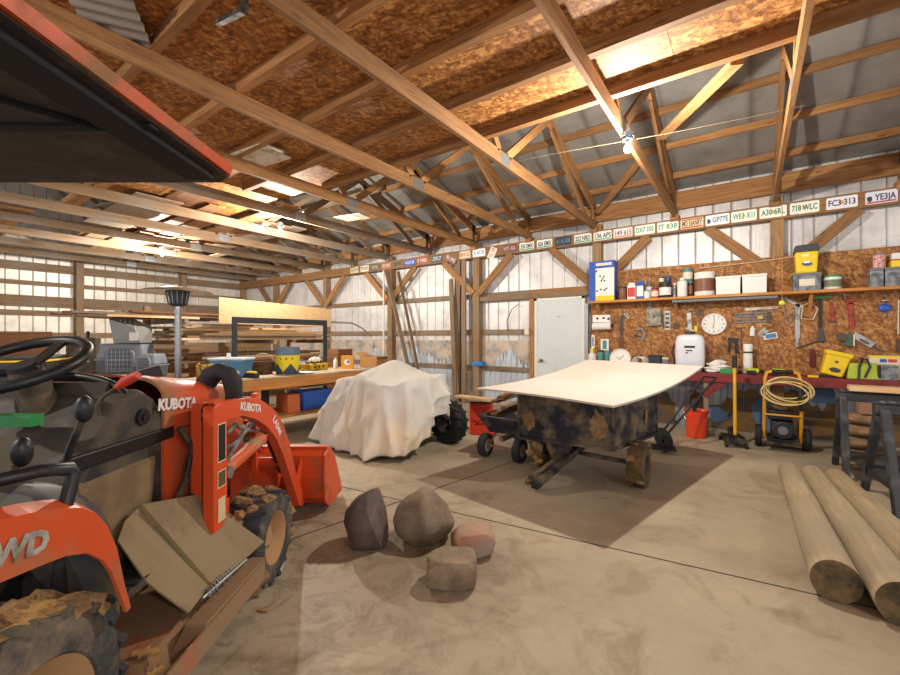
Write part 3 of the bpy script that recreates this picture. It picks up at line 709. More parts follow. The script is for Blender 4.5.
# bucket
bx0, bx1 = RXC - .62, RXC + .615
shell = [(3.26, .50), (3.17, .46), (3.15, .30), (3.18, .14), (3.28, .06), (3.62, .045)]
shin = [(3.62, .055), (3.29, .07), (3.195, .145), (3.165, .30), (3.185, .45), (3.27, .485)]
b = B(); I = shin[::-1]
for k in range(len(shell) - 1):
    q = [shell[k], shell[k + 1], I[k + 1], I[k]]; b.loft([c(bx0, *p_) for p_ in q], [c(bx1, *p_) for p_ in q])
bk = b.out('bucket', M_orb, tr)
sidep = [(3.27, .515), (3.15, .47), (3.13, .30), (3.16, .12), (3.27, .04), (3.64, .035), (3.62, .09), (3.40, .42)]
for x in (bx0 - .012, bx1):
    B().loft([c(x, *p_) for p_ in sidep], [c(x + .014, *p_) for p_ in sidep]).out('side_plate', M_orb, bk)
b = B()
for x in (RXC + .30, RXC + .44, RXC - .30, RXC - .44):
    b.loft([c(x, *p_) for p_ in ((3.16, .46), (3.06, .34), (3.07, .12), (3.18, .1))], [c(x + .012, *p_) for p_ in ((3.16, .46), (3.06, .34), (3.07, .12), (3.18, .1))])
b.out('hinge_bracket', M_orb, bk)
B().b2(c(bx0, 3.24, .488), c(bx1, 3.30, .515)).out('top_lip', M_orb, bk)
# mower deck
b = B().loft([c(RXC - .56, 1.30, .10), c(RXC + .60, 1.38, .10), c(RXC + .60, 2.06, .10), c(RXC - .56, 2.06, .10)], [c(RXC - .5, 1.36, .23), c(RXC + .5, 1.45, .23), c(RXC + .5, 2.0, .23), c(RXC - .5, 2.0, .23)])
dk = b.out('mower_deck', M_orm, tr, bevel=.012)
b = B().bar(pD(1.48, 165, 690), c(-.975, 1.62, .255), .09, .012).bar(c(-.975, 1.60, .255), c(-.965, 2.09, .255), .075, .012); b.bar(c(-.94, 1.25, .2), c(-.93, 2.09, .2), .010, .09)
b.out('deck_rail', M_orm, dk)
b = B(); b.cyl(c(-1.02, 1.72, .285), c(-.985, 2.02, .285), .008)
for k in range(6): q = c(-1.02, 1.75 + .05 * k, .285); b.bar(q + V((-.07, .01, .01)), q + V((.035, .0, -.015)), .006, .004)
b.tube([c(-1.02 + .02 * math.cos(k * .9), 1.75 + .003 * k, .285 + .02 * math.sin(k * .9)) for k in range(60)], .0025, 5)
b.out('hinge_spring', M_steel, dk, smooth=60)
A_, A2, T_ = c(-1.245, 1.56, .60), c(-1.24, 1.67, .69), c(-1.185, 1.95, .625)
Rr, Hr, Hl, Bt, L2 = c(-.945, 2.12, .325), c(-1.0, 2.01, .285), c(-1.04, 1.77, .285), c(-1.03, 1.64, .275), c(-1.15, 1.58, .43)
bm = B(); vv = {k_: bm.bm.verts.new(v_) for k_, v_ in dict(A=A_, A2=A2, T=T_, R=Rr, H=Hr, G=Hl, Bt=Bt, L=L2, A3=c(-1.25, 1.60, .655)).items()}
fs = [bm.bm.faces.new([vv[k_] for k_ in q]) for q in (('L', 'A', 'A3', 'A2', 'T', 'H', 'G'), ('T', 'R', 'H'), ('L', 'G', 'Bt'))]
bm.bm.normal_update(); bmesh.ops.solidify(bm.bm, geom=fs, thickness=.008)
ch = bm.out('discharge_chute', M_chute, dk, label='tan discharge deflector folded up beside the tractor')
B().bar(c(-1.232, 1.665, .69), c(-1.03, 1.80, .29), .012, .012).out('chute_strip', P('strip_olive', '#77693f', .7), ch)
# canopy
cx0, cx1, cD, cz = -2.2, -.955, 1.9, 2.06
def sheet(z, e):
    return [c(cx0 - e, .05, z), c(cx1 + e, .05, z), c(cx1 + e, cD - .08, z), c(cx1 + e - .07, cD + e, z), c(cx0 - e + .07, cD + e, z), c(cx0 - e, cD - .08, z)]
b = B().loft(sheet(cz + .01, .0), sheet(cz + .045, .012)); b.loft(sheet(cz + .045, .012), sheet(cz + .10, -.16)); can = b.out('canopy', M_or, tr, smooth=40)
M_liner = P('canopy_liner', '#2d2a29', .8, 0, '#4a4340', 9, .3, bump=.15)
B().loft(sheet(cz, -.012), sheet(cz + .012, -.02)).out('canopy_liner', M_liner, can)
b = B().b2(c(cx0 + .02, 1.36, cz - .012), c(cx1 - .02, 1.40, cz + .002)).b2(c(cx1 - .17, .1, cz - .03), c(cx1 - .05, 1.78, cz + .002)).b2(c(cx0 + .05, .1, cz - .03), c(cx0 + .17, 1.78, cz + .002)); b.bar(c(cx1 - .2, 1.38, cz - .01), c(cx1 - .62, .9, cz - .01), .015, .02)
b.out('canopy_ribs', P('rib_black', '#151515', .95), can, bevel=.004)
b = B()
for s in (1, -1): b.bar(c(RXC + s * .5, .62, .7), c(RXC + s * .5, .62, cz), .06, .06).bar(c(RXC + s * .5, .62, .7), c(RXC + s * .42, .95, .35), .06, .05)
b.out('rollover_frame', M_black, tr, bevel=.006)
B().loft([c(-1.42, 1.86, cz - .012), c(-1.3, 1.88, cz - .012), c(-1.32, 1.82, cz - .012), c(-1.40, 1.80, cz - .012)], [c(-1.42, 1.86, cz - .002), c(-1.3, 1.88, cz - .002), c(-1.32, 1.82, cz - .002), c(-1.40, 1.80, cz - .002)]).out('torn_patch', P('foam_tan', '#b08d5c', .9), can, label='torn tan patch in the canopy lining') if False else None
# oak leaves
M_leaf = P('dry_leaf', '#b08a52', .8, 0, '#7a5730', 20, .4)
def leaf(loc, size, rz, tilt, label):
    half = [(-.5, .0), (-.42, .05), (-.38, .20), (-.30, .09), (-.20, .12), (-.10, .30), (-.04, .13), (.06, .14), (.20, .34), (.22, .15), (.32, .12), (.40, .18), (.40, .07), (.5, .0)]
    pts = [(x * size, y * size) for x, y in half] + [(x * size, -y * size * .9) for x, y in half[-2:0:-1]]
    b = B().prism(pts, .0012)
    for v in b.bm.verts: v.co.z += .25 * v.co.y * v.co.y / size + .05 * v.co.x * abs(v.co.x) / size
    b.cyl((-.5 * size, 0, .002), (-.75 * size, .02 * size, .004), .0015, n=5)
    o = b.out('oak_leaf', M_leaf, None, loc, (tilt, tilt * .5, rz)); tag(o, label, 'leaf', 'dry oak leaves around the tractor')
def W3(q): return tr.matrix_world @ q
tr_m = Mx.Translation(tr.location) @ Mx.Rotation(YAW, 4, 'Z')
leaf(tr_m @ c(-1.08, 1.09, .645), .15, 2.4, .35, 'large dry oak leaf lying on the muddy rear tyre')
leaf(tr_m @ c(-1.07, 1.48, .245), .12, .6, .1, 'dry oak leaf on the mower deck below the deflector')
leaf(tr_m @ c(-.99, 1.40, .235), .08, 1.9, .15, 'smaller dry leaf on the mower deck near the rear tyre')
leaf(aZ(263, 610, .006), .07, .4, .05, 'small dry leaf on the floor beside the mower deck rail')
# ================================================================ STONES
def stone(loc, d, seed, mat, label, rz=0, fn=None, amp=.16, sub=4):
    b = B().rock((0, 0, 0), d, seed, sub, amp, 1.5)
    for v in b.bm.verts:
        if fn: v.co = fn(v.co)
        v.co.z = max(v.co.z, -d[2] * .40)
    zmin = min(v.co.z for v in b.bm.verts)
    for v in b.bm.verts: v.co.z -= zmin
    o = b.out('stone', mat, None, loc, (0, 0, rz), smooth=28); tag(o, label, 'stone', 'field stones on the floor')
M_st1 = P('stone_purple', '#6b5a55', .85, 0, '#4d4140', 6, .5, bump=.4, bscale=25)
M_st2 = P('stone_brown', '#8b7a66', .88, 0, '#6a5b4a', 4, .5, bump=.5, bscale=30)
M_st3 = P('stone_pink', '#ad7f66', .85, 0, '#97887a', 5, .5, bump=.5, bscale=25)
M_st4 = P('stone_tan', '#91806a', .88, 0, '#6f5d4a', 6, .45, bump=.6, bscale=25)
def split(co):
    n = V((.93, -.25, .28)).normalized(); k = co.dot(n) - .055
    return co - n * k * .93 if k > 0 else co
def split3(co):
    co = split(co); n = V((-.5, .2, .8)).normalized(); k = co.dot(n) - .13
    return co - n * k * .6 if k > 0 else co
stone((-2.03, 1.93, 0), (.33, .30, .44), 3, M_st1, 'dark purple-grey split stone with a flat broken face, left of the big boulder', YAW + .1, split3)
def pear(co):
    k = 1 - .30 * max(0, co.z + .03) / .2; return V((co.x * k, co.y * k, co.z))
stone((-1.80, 2.20, 0), (.41, .40, .37), 8, M_st2, 'largest stone, rounded brown boulder narrower at its top', .4, pear, .12)
def blocky(co):
    f = lambda q, l: math.copysign(min(abs(q), l + (abs(q) - l) * .25), q) if abs(q) > l else q
    return V((f(co.x, .125), f(co.y, .09), f(co.z, .072)))
stone((-1.42, 2.22, 0), (.31, .25, .22), 5, M_st3, 'pinkish blocky stone beside the big boulder', YAW + .25, blocky)
stone((-1.345, 1.89, 0), (.36, .26, .22), 12, M_st4, 'tan blocky stone nearest the camera in front of the pink one', YAW - .1, blocky)
# ================================================================ DUMP CART AND SHEET
M_cart = P('cart_blue', '#10182a', .55, 0, '#7d6c52', 5, .42, bump=.15)
M_ctire = P('cart_tire', '#33291f', .85, 0, '#6f5537', 8, .6, bump=.4)
FL, FR, BR, BL = V((-1.90, 3.84, 0)), V((-1.0, 3.90, 0)), V((-.80, 4.82, 0)), V((-1.70, 4.82, 0))
cart = thing('dump_cart', 'muddy dark blue steel dump cart with knobbly tyres under the white sheet', 'cart', (-1.35, 4.35, 0))
CO = V((-1.35, 4.35, 0))
def tray():
    b = B(); z0, z1 = .345, .86
    q = [p_ - CO for p_ in (FL, FR, BR, BL)]; ctr = sum(q, V((0, 0, 0))) / 4
    ins = [ctr + (p_ - ctr) * .97 for p_ in q]
    for i in range(4):
        j = (i + 1) % 4; zz = z1 + (.05 if i == 2 else 0)
        b.loft([q[i] + V((0, 0, z0)), q[j] + V((0, 0, z0)), q[j] + V((0, 0, zz)), q[i] + V((0, 0, zz))], [ins[i] + V((0, 0, z0)), ins[j] + V((0, 0, z0)), ins[j] + V((0, 0, zz)), ins[i] + V((0, 0, zz))])
    b.loft([p_ + V((0, 0, z0)) for p_ in q], [p_ + V((0, 0, z0 + .02)) for p_ in q])
    t_ = b.out('tray', M_cart, cart)
    b = B()
    for i in range(4):
        j = (i + 1) % 4; b.bar(q[i] + V((0, 0, z0 + .01)), q[j] + V((0, 0, z0 + .01)), .03, .03)
        b.bar(q[i] + V((0, 0, z0)), q[i] + V((0, 0, z1)), .025, .025)
    b.out('tray_edging', M_cart, t_)
    for (u, v, r) in ((.12, .45, .05), (.86, .5, .07)):
        p_ = q[0].lerp(q[1], u) + V((0, -.004, z0 + v * (z1 - z0) * .8))
        b = B().rock(p_, (r * 2, .012, r * 3), int(r * 100), 4, .7, 3.5); b.out('mud_patch', M_mud, t_)
    p_ = q[1].lerp(q[2], .72) + V((.006, 0, z0 + .22)); B().rock(p_, (.014, .10, .14), 9, 3, .6, 3).out('mud_patch', M_mud, t_)
rr_ = random.Random(5); tray()
yd = (BR - FR).normalized(); xd = (FR - FL).normalized()
wheel('wheel', V((-.83, 4.12, .2)) - CO, .2, .15, .1, 14, 7, cart, M_ctire, M_dkmet, 28)
wheel('wheel', V((-1.80, 4.20, .2)) - CO, .2, .15, .1, 9, 30, cart, M_ctire, M_dkmet, 28)
B().cyl(V((-.8, 4.12, .2)) - CO, V((-1.8, 4.2, .2)) - CO, .022).bar(V((-1.32, 4.05, .33)) - CO, V((-1.32, 4.7, .33)) - CO, .5, .03).out('axle', M_cart, cart)
tp = aZ(534, 486, .05); tb = V((-1.36, 4.25, .30))
B().bar(tb - CO, tp - CO, .07, .06).out('tongue', M_cart, cart)
e = aZ(527, 483, .06)
B().bar(tb + V((-.09, 0, -.02)) - CO, e - CO, .05, .03).out('tongue_brace', P('tongue_mud', '#7d6a50', .8, 0, '#2c2c30', 7, .4), cart)
b = B().cyl(e + V((.01, .05, .015)) - CO, e + V((.01, .05, .05)) - CO, .02, n=8); b.out('hitch_pin', M_dkmet, cart)
q = aZ(566, 466, .12)
B().loft([V((x, y, z)) - CO for x, y, z in ((-1.68, 3.93, .36), (-1.38, 3.93, .36), (-1.47, 3.93, .10), (-1.56, 3.93, .10))], [V((x, y, z)) - CO for x, y, z in ((-1.68, 4.0, .36), (-1.38, 4.0, .36), (-1.47, 4.0, .10), (-1.56, 4.0, .10))]).out('tipping_bracket', M_cart, cart)
SL, SF, SR, SB = V((-2.10, 3.34, .885)), V((-.80, 3.12, .87)), V((-.41, 5.20, 1.055)), V((-1.72, 5.42, 1.075))
def sheetf(u, v):
    a = SL.lerp(SF, u); q = SB.lerp(SR, u); p_ = a.lerp(q, v)
    p_.z = a.z + .012 * math.sin(u * PI) * (1 - v) + (q.z - a.z) * (v ** 2.2)
    p_.z -= .035 * math.sin(PI * u) * math.sin(PI * v)
    return p_
o = B().grid(sheetf, 25, 30, .016).out('white_sheet', P('sheet_white', '#cdc3ba', .6, 0, '#c8b9a8', 1.2, .25), None, smooth=50); tag(o, 'white panel sheet lying bowed across the dump cart', 'sheet')
b = B()
for (x, y) in ((-1.62, 4.70), (-.92, 4.72)):
    b.box((x + 1.35, y - 4.35, .645), (.06, .06, .56))
b.out('tray_stake', W_dark, cart)
# ================================================================ GARDEN WAGON
wg = thing('garden_wagon', 'small dark blue tub wagon with scrap wood, behind the dump cart tongue', 'wagon', (-2.26, 4.62, 0))
b = B().loft([(-.20, -.42, .27), (.20, -.42, .27), (.20, .42, .27), (-.20, .42, .27)], [(-.28, -.52, .46), (.28, -.52, .46), (.28, .52, .46), (-.28, .52, .46)])
bmesh.ops.delete(b.bm, geom=[f for f in b.bm.faces if f.calc_center_median().z > .459], context='FACES_ONLY')
b.bm.normal_update(); bmesh.ops.solidify(b.bm, geom=b.bm.faces[:], thickness=.012)
tubm = P('tub_blue', '#232a3a', .5, 0, '#6e6350', 6, .3)
tb_ = b.out('tub', tubm, wg)
B().tube([(-.285, -.525, .46), (.285, -.525, .46), (.285, .525, .46), (-.285, .525, .46)], .014, 8, True).out('tub_rim', tubm, tb_, smooth=50)
for x, y in ((-.2, -.5), (.23, -.5), (-.24, .42), (.24, .42)):
    wheel('wheel', V((x, y, .135)), .135, .085, .065, 0, 0, wg, M_blackr, P('wheel_cream', '#8d8676', .5, 0, '#5d564a', 8, .3), 24)
b = B().bar((-.2, -.5, .135), (.23, -.5, .135), .02, .02).bar((-.24, .42, .135), (.24, .42, .135), .02, .02).bar((0, -.5, .22), (0, .42, .22), .05, .04)
b.bar((-.16, -.5, .135), (-.12, -.38, .27), .016, .016).bar((.2, -.5, .135), (.12, -.38, .27), .016, .016).out('undercarriage', P('frame_rust', '#8b6049', .6), wg)
hp = [(.06, .50, .30), (.06, .60, .74), (.07, .60, .76)]
B().tube([(0, .50, .25), (0, .58, .55), (-.02, .62, .72), (-.09, .62, .735), (-.09, .62, .80), (-.05, .62, .815), (.08, .62, .815), (.11, .62, .79), (.09, .62, .735), (.0, .62, .72)], .012, 8).out('pull_handle', M_black, wg, smooth=60)
for i in range(7):
    p0 = V((-2.42 + .05 * (i % 4), 4.2 + .05 * (i % 3), .475 + .034 * i)); p1 = p0 + V((.14 - .03 * i, .62, .03))
    o = beam('scrap_board', p0, p1, .06 + .02 * (i % 3), .025, [W_dark, W_old][i % 2]); tag(o, 'scrap board piled in the small dark blue wagon', 'board', 'scrap boards in the wagon')
# red case behind, with a board on it
rc = thing('red_case', 'red-orange plastic case with dark script standing on the floor right of the covered vehicle', 'case', (-3.06, 5.05, 0), YAW - .25)
b = B().loft([(-.17, -.09, 0), (.17, -.09, 0), (.17, .09, 0), (-.17, .09, 0)], [(-.19, -.02, .43), (.14, -.02, .43), (.14, .07, .43), (-.19, .07, .43)]); b.out('body', P('case_red', '#d63a1d', .45, 0, '#a02a18', 5, .2), rc, bevel=.015)
m = frame((-.01, -.063, .2), (1, 0, .12), (0, .07, .43))
b = B(); b.tube([m @ V((x / 30 - .13, .02 * math.sin(x * 1.9) * (1.5 if x % 4 == 0 else 1), .004)) for x in [k * .5 for k in range(16)]], .006, 5); b.bar(m @ V((-.1, -.04, .004)), m @ V((.12, -.04, .004)), .004, .008).out('script_lettering', M_txtk, rc)
B().bar((-.19, .02, .44), (.14, .02, .44), .03, .02).out('carry_handle', M_black, rc)
tag(beam('rough_plank', aD(458, 396, 6.1), aD(492, 400, 5.7), .14, .03, W_lum), 'rough light plank resting across the top of the red case', 'board')
# ================================================================ COVERED QUAD BIKE
AC = V((-3.85, 4.05, 0)); ARZ = -math.radians(9.5)
atv = thing('quad_bike', 'quad bike under a pale cloth cover, one fat black tyre showing', 'vehicle', AC, ARZ)
for x, y in ((.60, .45), (.54, -.36), (-.6, .45), (-.6, -.38)):
    o = wheel('wheel', V((0, 0, 0)), .27, .2, .135, 16, 0, atv, M_blackr, P('atv_rim', '#6e6d6a', .5, .3), 30)
    o.location = (x, y, .27); o.rotation_euler = (0, 0, PI / 2)
b = B().b2((-.62, -.1, .32), (.62, .1, .5)).b2((-.5, -.2, .5), (.45, .2, .74)).bar((.62, -.42, .27), (.62, .42, .27), .05, .05).bar((-.62, -.42, .27), (-.62, .42, .27), .05, .05).bar((.7, .3, .34), (.15, .36, .3), .03, .03)
b.out('chassis', M_dkmet, atv)
B().tube([(.1, -.26, .86), (.2, -.12, .86), (.22, 0, .85), (.2, .12, .86), (.1, .26, .86)], .014, 8).out('handlebar', M_black, atv)
M_cloth = P('cover_cloth', '#c9c6c0', .9, 0, '#d6c4aa', 1.6, .3, bump=.25, bscale=90)
def ridge(q): return (1 - abs(math.sin(q))) ** 1.4 - .35
def coverf(u, v):
    a = 2 * PI * u; ca, sa_ = math.cos(a), math.sin(a)
    aa = a if a < PI else a - 2 * PI
    def sup(rx, ry, n): return (abs(ca / rx) ** n + abs(sa_ / ry) ** n) ** (-1 / n)
    xo, yo = (-.02, -.08)
    lift = math.exp(-((aa - .30) / .52) ** 2)
    rs = sup(.82 if ca > 0 else .70, .50, 3.4)                       # shoulder
    rh = sup(1.02 if ca > 0 else .95, .76 if sa_ < 0 else .66, 3.4) * (1 - .13 * lift)
    hs = .80 + .07 * ca * (1 if ca > 0 else .3) + .04 * math.sin(3 * a + 1)
    hem = .03 + .40 * lift + .025 * math.sin(7 * a)
    if v < .45:
        t = v / .45; r = rs * t; k = t * t * (3 - 2 * t)
        x, y = r * ca, r * sa_
        bump = math.exp(-((x - .14) ** 2 / .06 + y * y / .22))
        z = .86 + (hs - .86) * k + .19 * bump
        z += .035 * mnoise.noise(V((x * 3.5, y * 3.5, 3))) - .03 * ridge(a * 4.5 + 3 * r) * t
    else:
        t = (v - .45) / .55
        fold = (ridge(a * 6.5 + 1.6 * math.sin(a * 2) + .9 * t) + .7 * ridge(a * 10.5 + 1 - 1.3 * t)) * .125 * t ** .8
        swag = .05 * ridge(a * 2.5 + t * 4.2 + .5) * math.sin(PI * t)
        e = t ** 1.1
        r = rs + (rh - rs) * (1 - (1 - e) ** 1.6) + fold - .02 * t + swag
        z = hs + (hem - hs) * t + .02 * mnoise.noise(V((a * 3, t * 5, 1))) - swag * .6 * (1 - t) - .03 * ridge(a * 4.5 + 3 * rs) * (1 - t)
        z = max(z, .02)
        x, y = r * ca, r * sa_
    d = .014 * mnoise.noise(V((x * 8, y * 8, z * 8)))
    return V((x + xo + d, y + yo + d, z))
o = B().grid(coverf, 200, 60, 0, closed_u=True).out('vehicle_cover', M_cloth, None, AC, (0, 0, ARZ), smooth=80); tag(o, 'pale grey-white cloth cover draped in folds over the quad bike', 'cover')
md = o.modifiers.new('s', 'SOLIDIFY'); md.thickness = .004
# ================================================================ LOGS
M_bark = WOOD('log_wood', '#917f62', '#b3a080', knots=True, grey='#9a8d77', var=.1)
M_end = P('log_end', '#7c6646', .9, 0, '#3c3728', 6, .55, bump=.4)
def log(p0, p1, r, label, seed):
    p0 = V(p0); p1 = V(p1); L = (p1 - p0).length
    b = B(); n = 28
    b.grid(lambda u, v: (L * (v - .5), r * (1 + .05 * mnoise.noise(V((v * 5, math.cos(2 * PI * u), seed))) + .04 * mnoise.noise(V((math.cos(2 * PI * u) * 2, math.sin(2 * PI * u) * 2, seed + v * 2)))) * math.cos(2 * PI * u) * (1.0 - .22 * v),
                           r * (1 + .05 * mnoise.noise(V((v * 5, math.sin(2 * PI * u), seed + 4)))) * math.sin(2 * PI * u) * (1.0 - .22 * v)), n, 30, 0, closed_u=True)
    bmesh.ops.holes_fill(b.bm, edges=[e_ for e_ in b.bm.edges if e_.is_boundary])
    o = b.out('log', M_bark, None, smooth=50); o.data.materials.append(M_end)
    for f in o.data.polygons:
        if len(f.vertices) > 4: f.material_index = 1
    x = (p1 - p0).normalized(); y = V((0, 0, 1)).cross(x); z = x.cross(y); m = Mx((x, y, z)).transposed().to_4x4()
    o.location = (p0 + p1) / 2; o.rotation_euler = m.to_euler(); tag(o, label, 'log', 'peeled logs on the floor')
log((.355, 2.90, .106), (.30, 5.15, .083), .106, 'peeled log nearest the dump cart, its cut end fully in view', 1.3)
log((.59, 2.83, .106), (.467, 5.15, .083), .106, 'middle peeled log between the other two', 4.1)
log((.82, 2.75, .106), (.634, 5.15, .083), .106, 'peeled log closest to the sawhorses, its near end out of view', 7.7)
# ================================================================ SAWHORSES
M_sh = P('sawhorse_black', '#2a2d31', .5, 0, '#5b5c5c', 6, .25)
def sawhorse(X0, X1, Y, H, label, g, rz=0):
    t = thing('sawhorse', label, 'sawhorse', (X0, Y, 0), rz, g)
    L = X1 - X0
    B().b2((-.02, -.05, H - .10), (L, .05, H - .02)).b2((-.03, -.03, H - .02), (L, .03, H)).out('top_beam', M_sh, t, bevel=.008)
    b = B()
    for k in range(14): b.b2((.02 + k * .06, -.032, H - .001), (.045 + k * .06, .032, H + .004))
    b.out('top_ridges', M_grey, t)
    for x in (.0, L - .12):
        for s in (-1, 1):
            y0, y1 = s * .05, s * .33
            b = B().loft([(x, y0 - .035, H - .05), (x + .06, y0 - .035, H - .05), (x + .06, y0 + .035, H - .05), (x, y0 + .035, H - .05)], [(x - .01, y1 - .03, 0), (x + .045, y1 - .03, 0), (x + .045, y1 + .03, 0), (x - .01, y1 + .03, 0)])
            b.out('leg', M_sh, t, bevel=.01)
        B().bar((x + .02, -.24, .2), (x + .02, .24, .2), .03, .05).out('leg_brace', M_sh, t); B().bar((x + .02, -.08, H - .14), (x + .02, .08, H - .14), .04, .05).out('leg_brace', M_sh, t)
    B().b2((.05, -.22, .17), (L - .08, .22, .19)).out('tray', M_sh, t) if 'rear' in label else None
sawhorse(.72, 1.65, 5.72, .83, 'black plastic sawhorse set nearer the red bench, rear of the two', 'black folding sawhorses')
sawhorse(.85, 1.75, 4.86, .83, 'black plastic sawhorse nearer the camera beside the logs', 'black folding sawhorses', .12)
o = beam('pale_plank', (.80, 5.75, .857), (2.1, 5.68, .857), .22, .045, W_pale); tag(o, 'pale plank lying on top of the rear sawhorse', 'board')
# ================================================================ RED BENCH, WALL SHELF AND WHAT THEY CARRY
BF, BT = 6.75, .865
M_bred = P('bench_red', '#7c2326', .55, 0, '#5a2a22', 5, .3)
bench = thing('workbench', 'long workbench with a dark red front edge under the tool wall', 'workbench', (1.0, 7.0, 0))
bo = V((1.0, 7.0, 0))
B().b2(V((-2.15, BF + .03, BT - .03)) - bo, V((XR - .05, 7.27, BT)) - bo).out('worktop', M_bred, bench)
B().b2(V((-2.15, BF, BT - .115)) - bo, V((XR - .05, BF + .035, BT + .003)) - bo).out('front_apron', M_bred, bench, bevel=.004)
for x in (-2.05, -.50, 1.25, 2.9): beam('leg', V((x, BF + .07, 0)) - bo, V((x, BF + .07, BT - .03)) - bo, .06, .06, W_old, bench)
beam('brace', V((-.52, BF + .05, .55)) - bo, V((-.28, BF + .05, BT - .08)) - bo, .05, .09, M_bred, bench)
SZ, SY0, SY1 = 1.965, 7.0, 7.275
sh = thing('wall_shelf', 'long board shelf on the strand board wall above the tools', 'shelf', (1.0, 7.14, SZ))
so = V((1.0, 7.14, SZ))
xl = aY(589, 300, SY0).x
beam('shelf_board', V((xl, 7.1375, SZ - .018)) - so, V((XR, 7.1375, SZ - .018)) - so, .275, .036, W_bench, sh)
for x in (xl + .1, aY(674, 300, 7.1).x, .62, 2.2):
    B().loft([V((x, 7.27, SZ - .04)) - so, V((x, 7.05, SZ - .04)) - so, V((x, 7.27, SZ - .27)) - so], [V((x + .035, 7.27, SZ - .04)) - so, V((x + .035, 7.05, SZ - .04)) - so, V((x + .035, 7.27, SZ - .27)) - so]).out('bracket', W_bench, sh)
B().b2(V((aY(672, 300, 7.05).x, 7.02, SZ - .085)) - so, V((aY(778, 300, 7.05).x, 7.10, SZ - .045)) - so).out('light_fixture', M_grey, sh, bevel=.01)
def slot(x0, x1, y0, Y):
    a, b_ = aY(x0, y0, Y), aY(x1, y0, Y); return (a.x + b_.x) / 2, b_.x - a.x, (a.z + b_.z) / 2
def lid_jar(name, label, cat, x0, x1, y0, Y, zb, body, lid, band=None, grp=None, lidf=.12, neck=.92, sq=False, lidname='lid'):
    xc, w, zt = slot(x0, x1, y0, Y); r = w / 2 * .97; h = zt - zb
    t = thing(name, label, cat, (xc, Y, zb), 0, grp)
    n = 4 if sq else 22; m = Mx.Rotation(PI / 4, 4, 'Z') if sq else None; k = 1.38 if sq else 1
    hb = h * (1 - lidf)
    B().lathe([(0, 0), (r * k * .94, 0), (r * k, hb * .04), (r * k, hb * .90), (r * k * neck, hb), (0, hb)], n, m).out('body', body, t, smooth=not sq and 50)
    q = r * k * neck * (1.04 if neck > .85 else 1)
    B().lathe([(0, hb), (q, hb), (q, h * .985), (q * .93, h), (0, h)], n, m).out(lidname, lid, t, smooth=not sq and 50)
    if band:
        if sq: B().box((0, -r - .001, hb * .48), (w * .86, .002, hb * .62)).out('label_band', band, t)
        else: B().lathe([(r * 1.006, hb * .2), (r * 1.012, hb * .2), (r * 1.012, hb * .78), (r * 1.006, hb * .78)], n).out('label_band', band, t, smooth=50)
    return t
def tote(name, label, cat, x0, x1, y0, Y, zb, d, body, lid, grp=None, front=None):
    xc, w, zt = slot(x0, x1, y0, Y); h = zt - zb
    t = thing(name, label, cat, (xc, Y, zb), 0, grp); hw = w / 2
    b = B().loft([(-hw * .95, -d * .46, 0), (hw * .95, -d * .46, 0), (hw * .9, d * .45, 0), (-hw * .9, d * .45, 0)], [(-hw * .97, -d * .48, h * .86), (hw * .97, -d * .48, h * .86), (hw * .97, d * .48, h * .86), (-hw * .97, d * .48, h * .86)])
    b.out('body', body, t, bevel=.006)
    B().box((0, 0, h * .93), (w, d, h * .14)).out('lid', lid, t, bevel=.006)
    if front: B().box((0, -d * .47 - .004, h * .45), (w * .55, .004, h * .4), rx=-.03).out('front_label', front, t)
    return t
Mc = lambda n, h_, r=.45: P(n, h_, r)
M_teal, M_brn, M_cream, M_blk2 = Mc('teal', '#4b8a8c'), Mc('label_brown', '#7b4b33'), Mc('label_cream', '#ddd2ba'), Mc('can_black', '#202226')
M_rlab, M_blab = Mc('label_red', '#c23a36'), Mc('label_blue', '#2a56b0')
M_clear = P('clear_bin', '#8d9297', .25, 0, '#5c5f64', 14, .5)
YS = 7.12
# boxed backpack sprayer carton
xc, w_, zt = slot(591, 616, 262, 7.13); hh = zt - SZ
t = thing('sprayer_carton', 'tall blue and white carton with a yellow foot on the shelf beside the white door', 'box', (xc, 7.13, SZ))
B().b2((-w_ / 2, -.11, 0), (w_ / 2, .11, hh)).out('carton', M_blab, t)
B().b2((-w_ / 2 + w_ * .27, -.112, hh * .12), (w_ / 2, -.11, hh * .82)).out('front_panel', M_white, t)
B().b2((-w_ / 2 + w_ * .27, -.1125, 0), (w_ / 2, -.11, hh * .12)).out('foot_band', M_yel, t)
B().b2((-w_ * .22, -.113, hh * .88), (w_ * .40, -.11, hh * .95)).out('title_bar', M_cream, t)
b = B()
for i, (x, z) in enumerate(((-.02, .62), (.02, .55), (.05, .5), (.0, .5), (.04, .6), (-.01, .28), (.05, .26), (.08, .3), (-.07, .25), (-.08, .75))): b.box((x, -.1125, hh * z), (.022, .002, .03), ry=i)
b.out('printed_pictures', M_blk2, t)
g = 'cans and bottles on the wall shelf'
lid_jar('tin', 'round brownish-red tin on the shelf right of the blue and white carton', 'tin', 618, 627, 287, YS, SZ, M_brn, M_blk2)
lid_jar('bottle', 'squarish bottle with white top half and red foot on the shelf', 'bottle', 628, 636.5, 283, YS, SZ, M_white, M_white, M_rlab, None, .1, .7, True)
lid_jar('bottle', 'squarish blue bottle beside the red-footed one on the shelf', 'bottle', 637, 644.5, 281, YS, SZ, M_blab, M_blab, M_white, None, .1, .7, True)
lid_jar('bottle', 'small white bottle with a narrow white cap on the shelf', 'bottle', 645.5, 653, 281, YS + .05, SZ, M_white, M_grey, None, None, .3, .45)
lid_jar('can', 'low white can in front of the narrow-capped white bottle on the shelf', 'can', 644, 650, 290, YS - .06, SZ, M_white, M_grey, None, None, .15, .9)
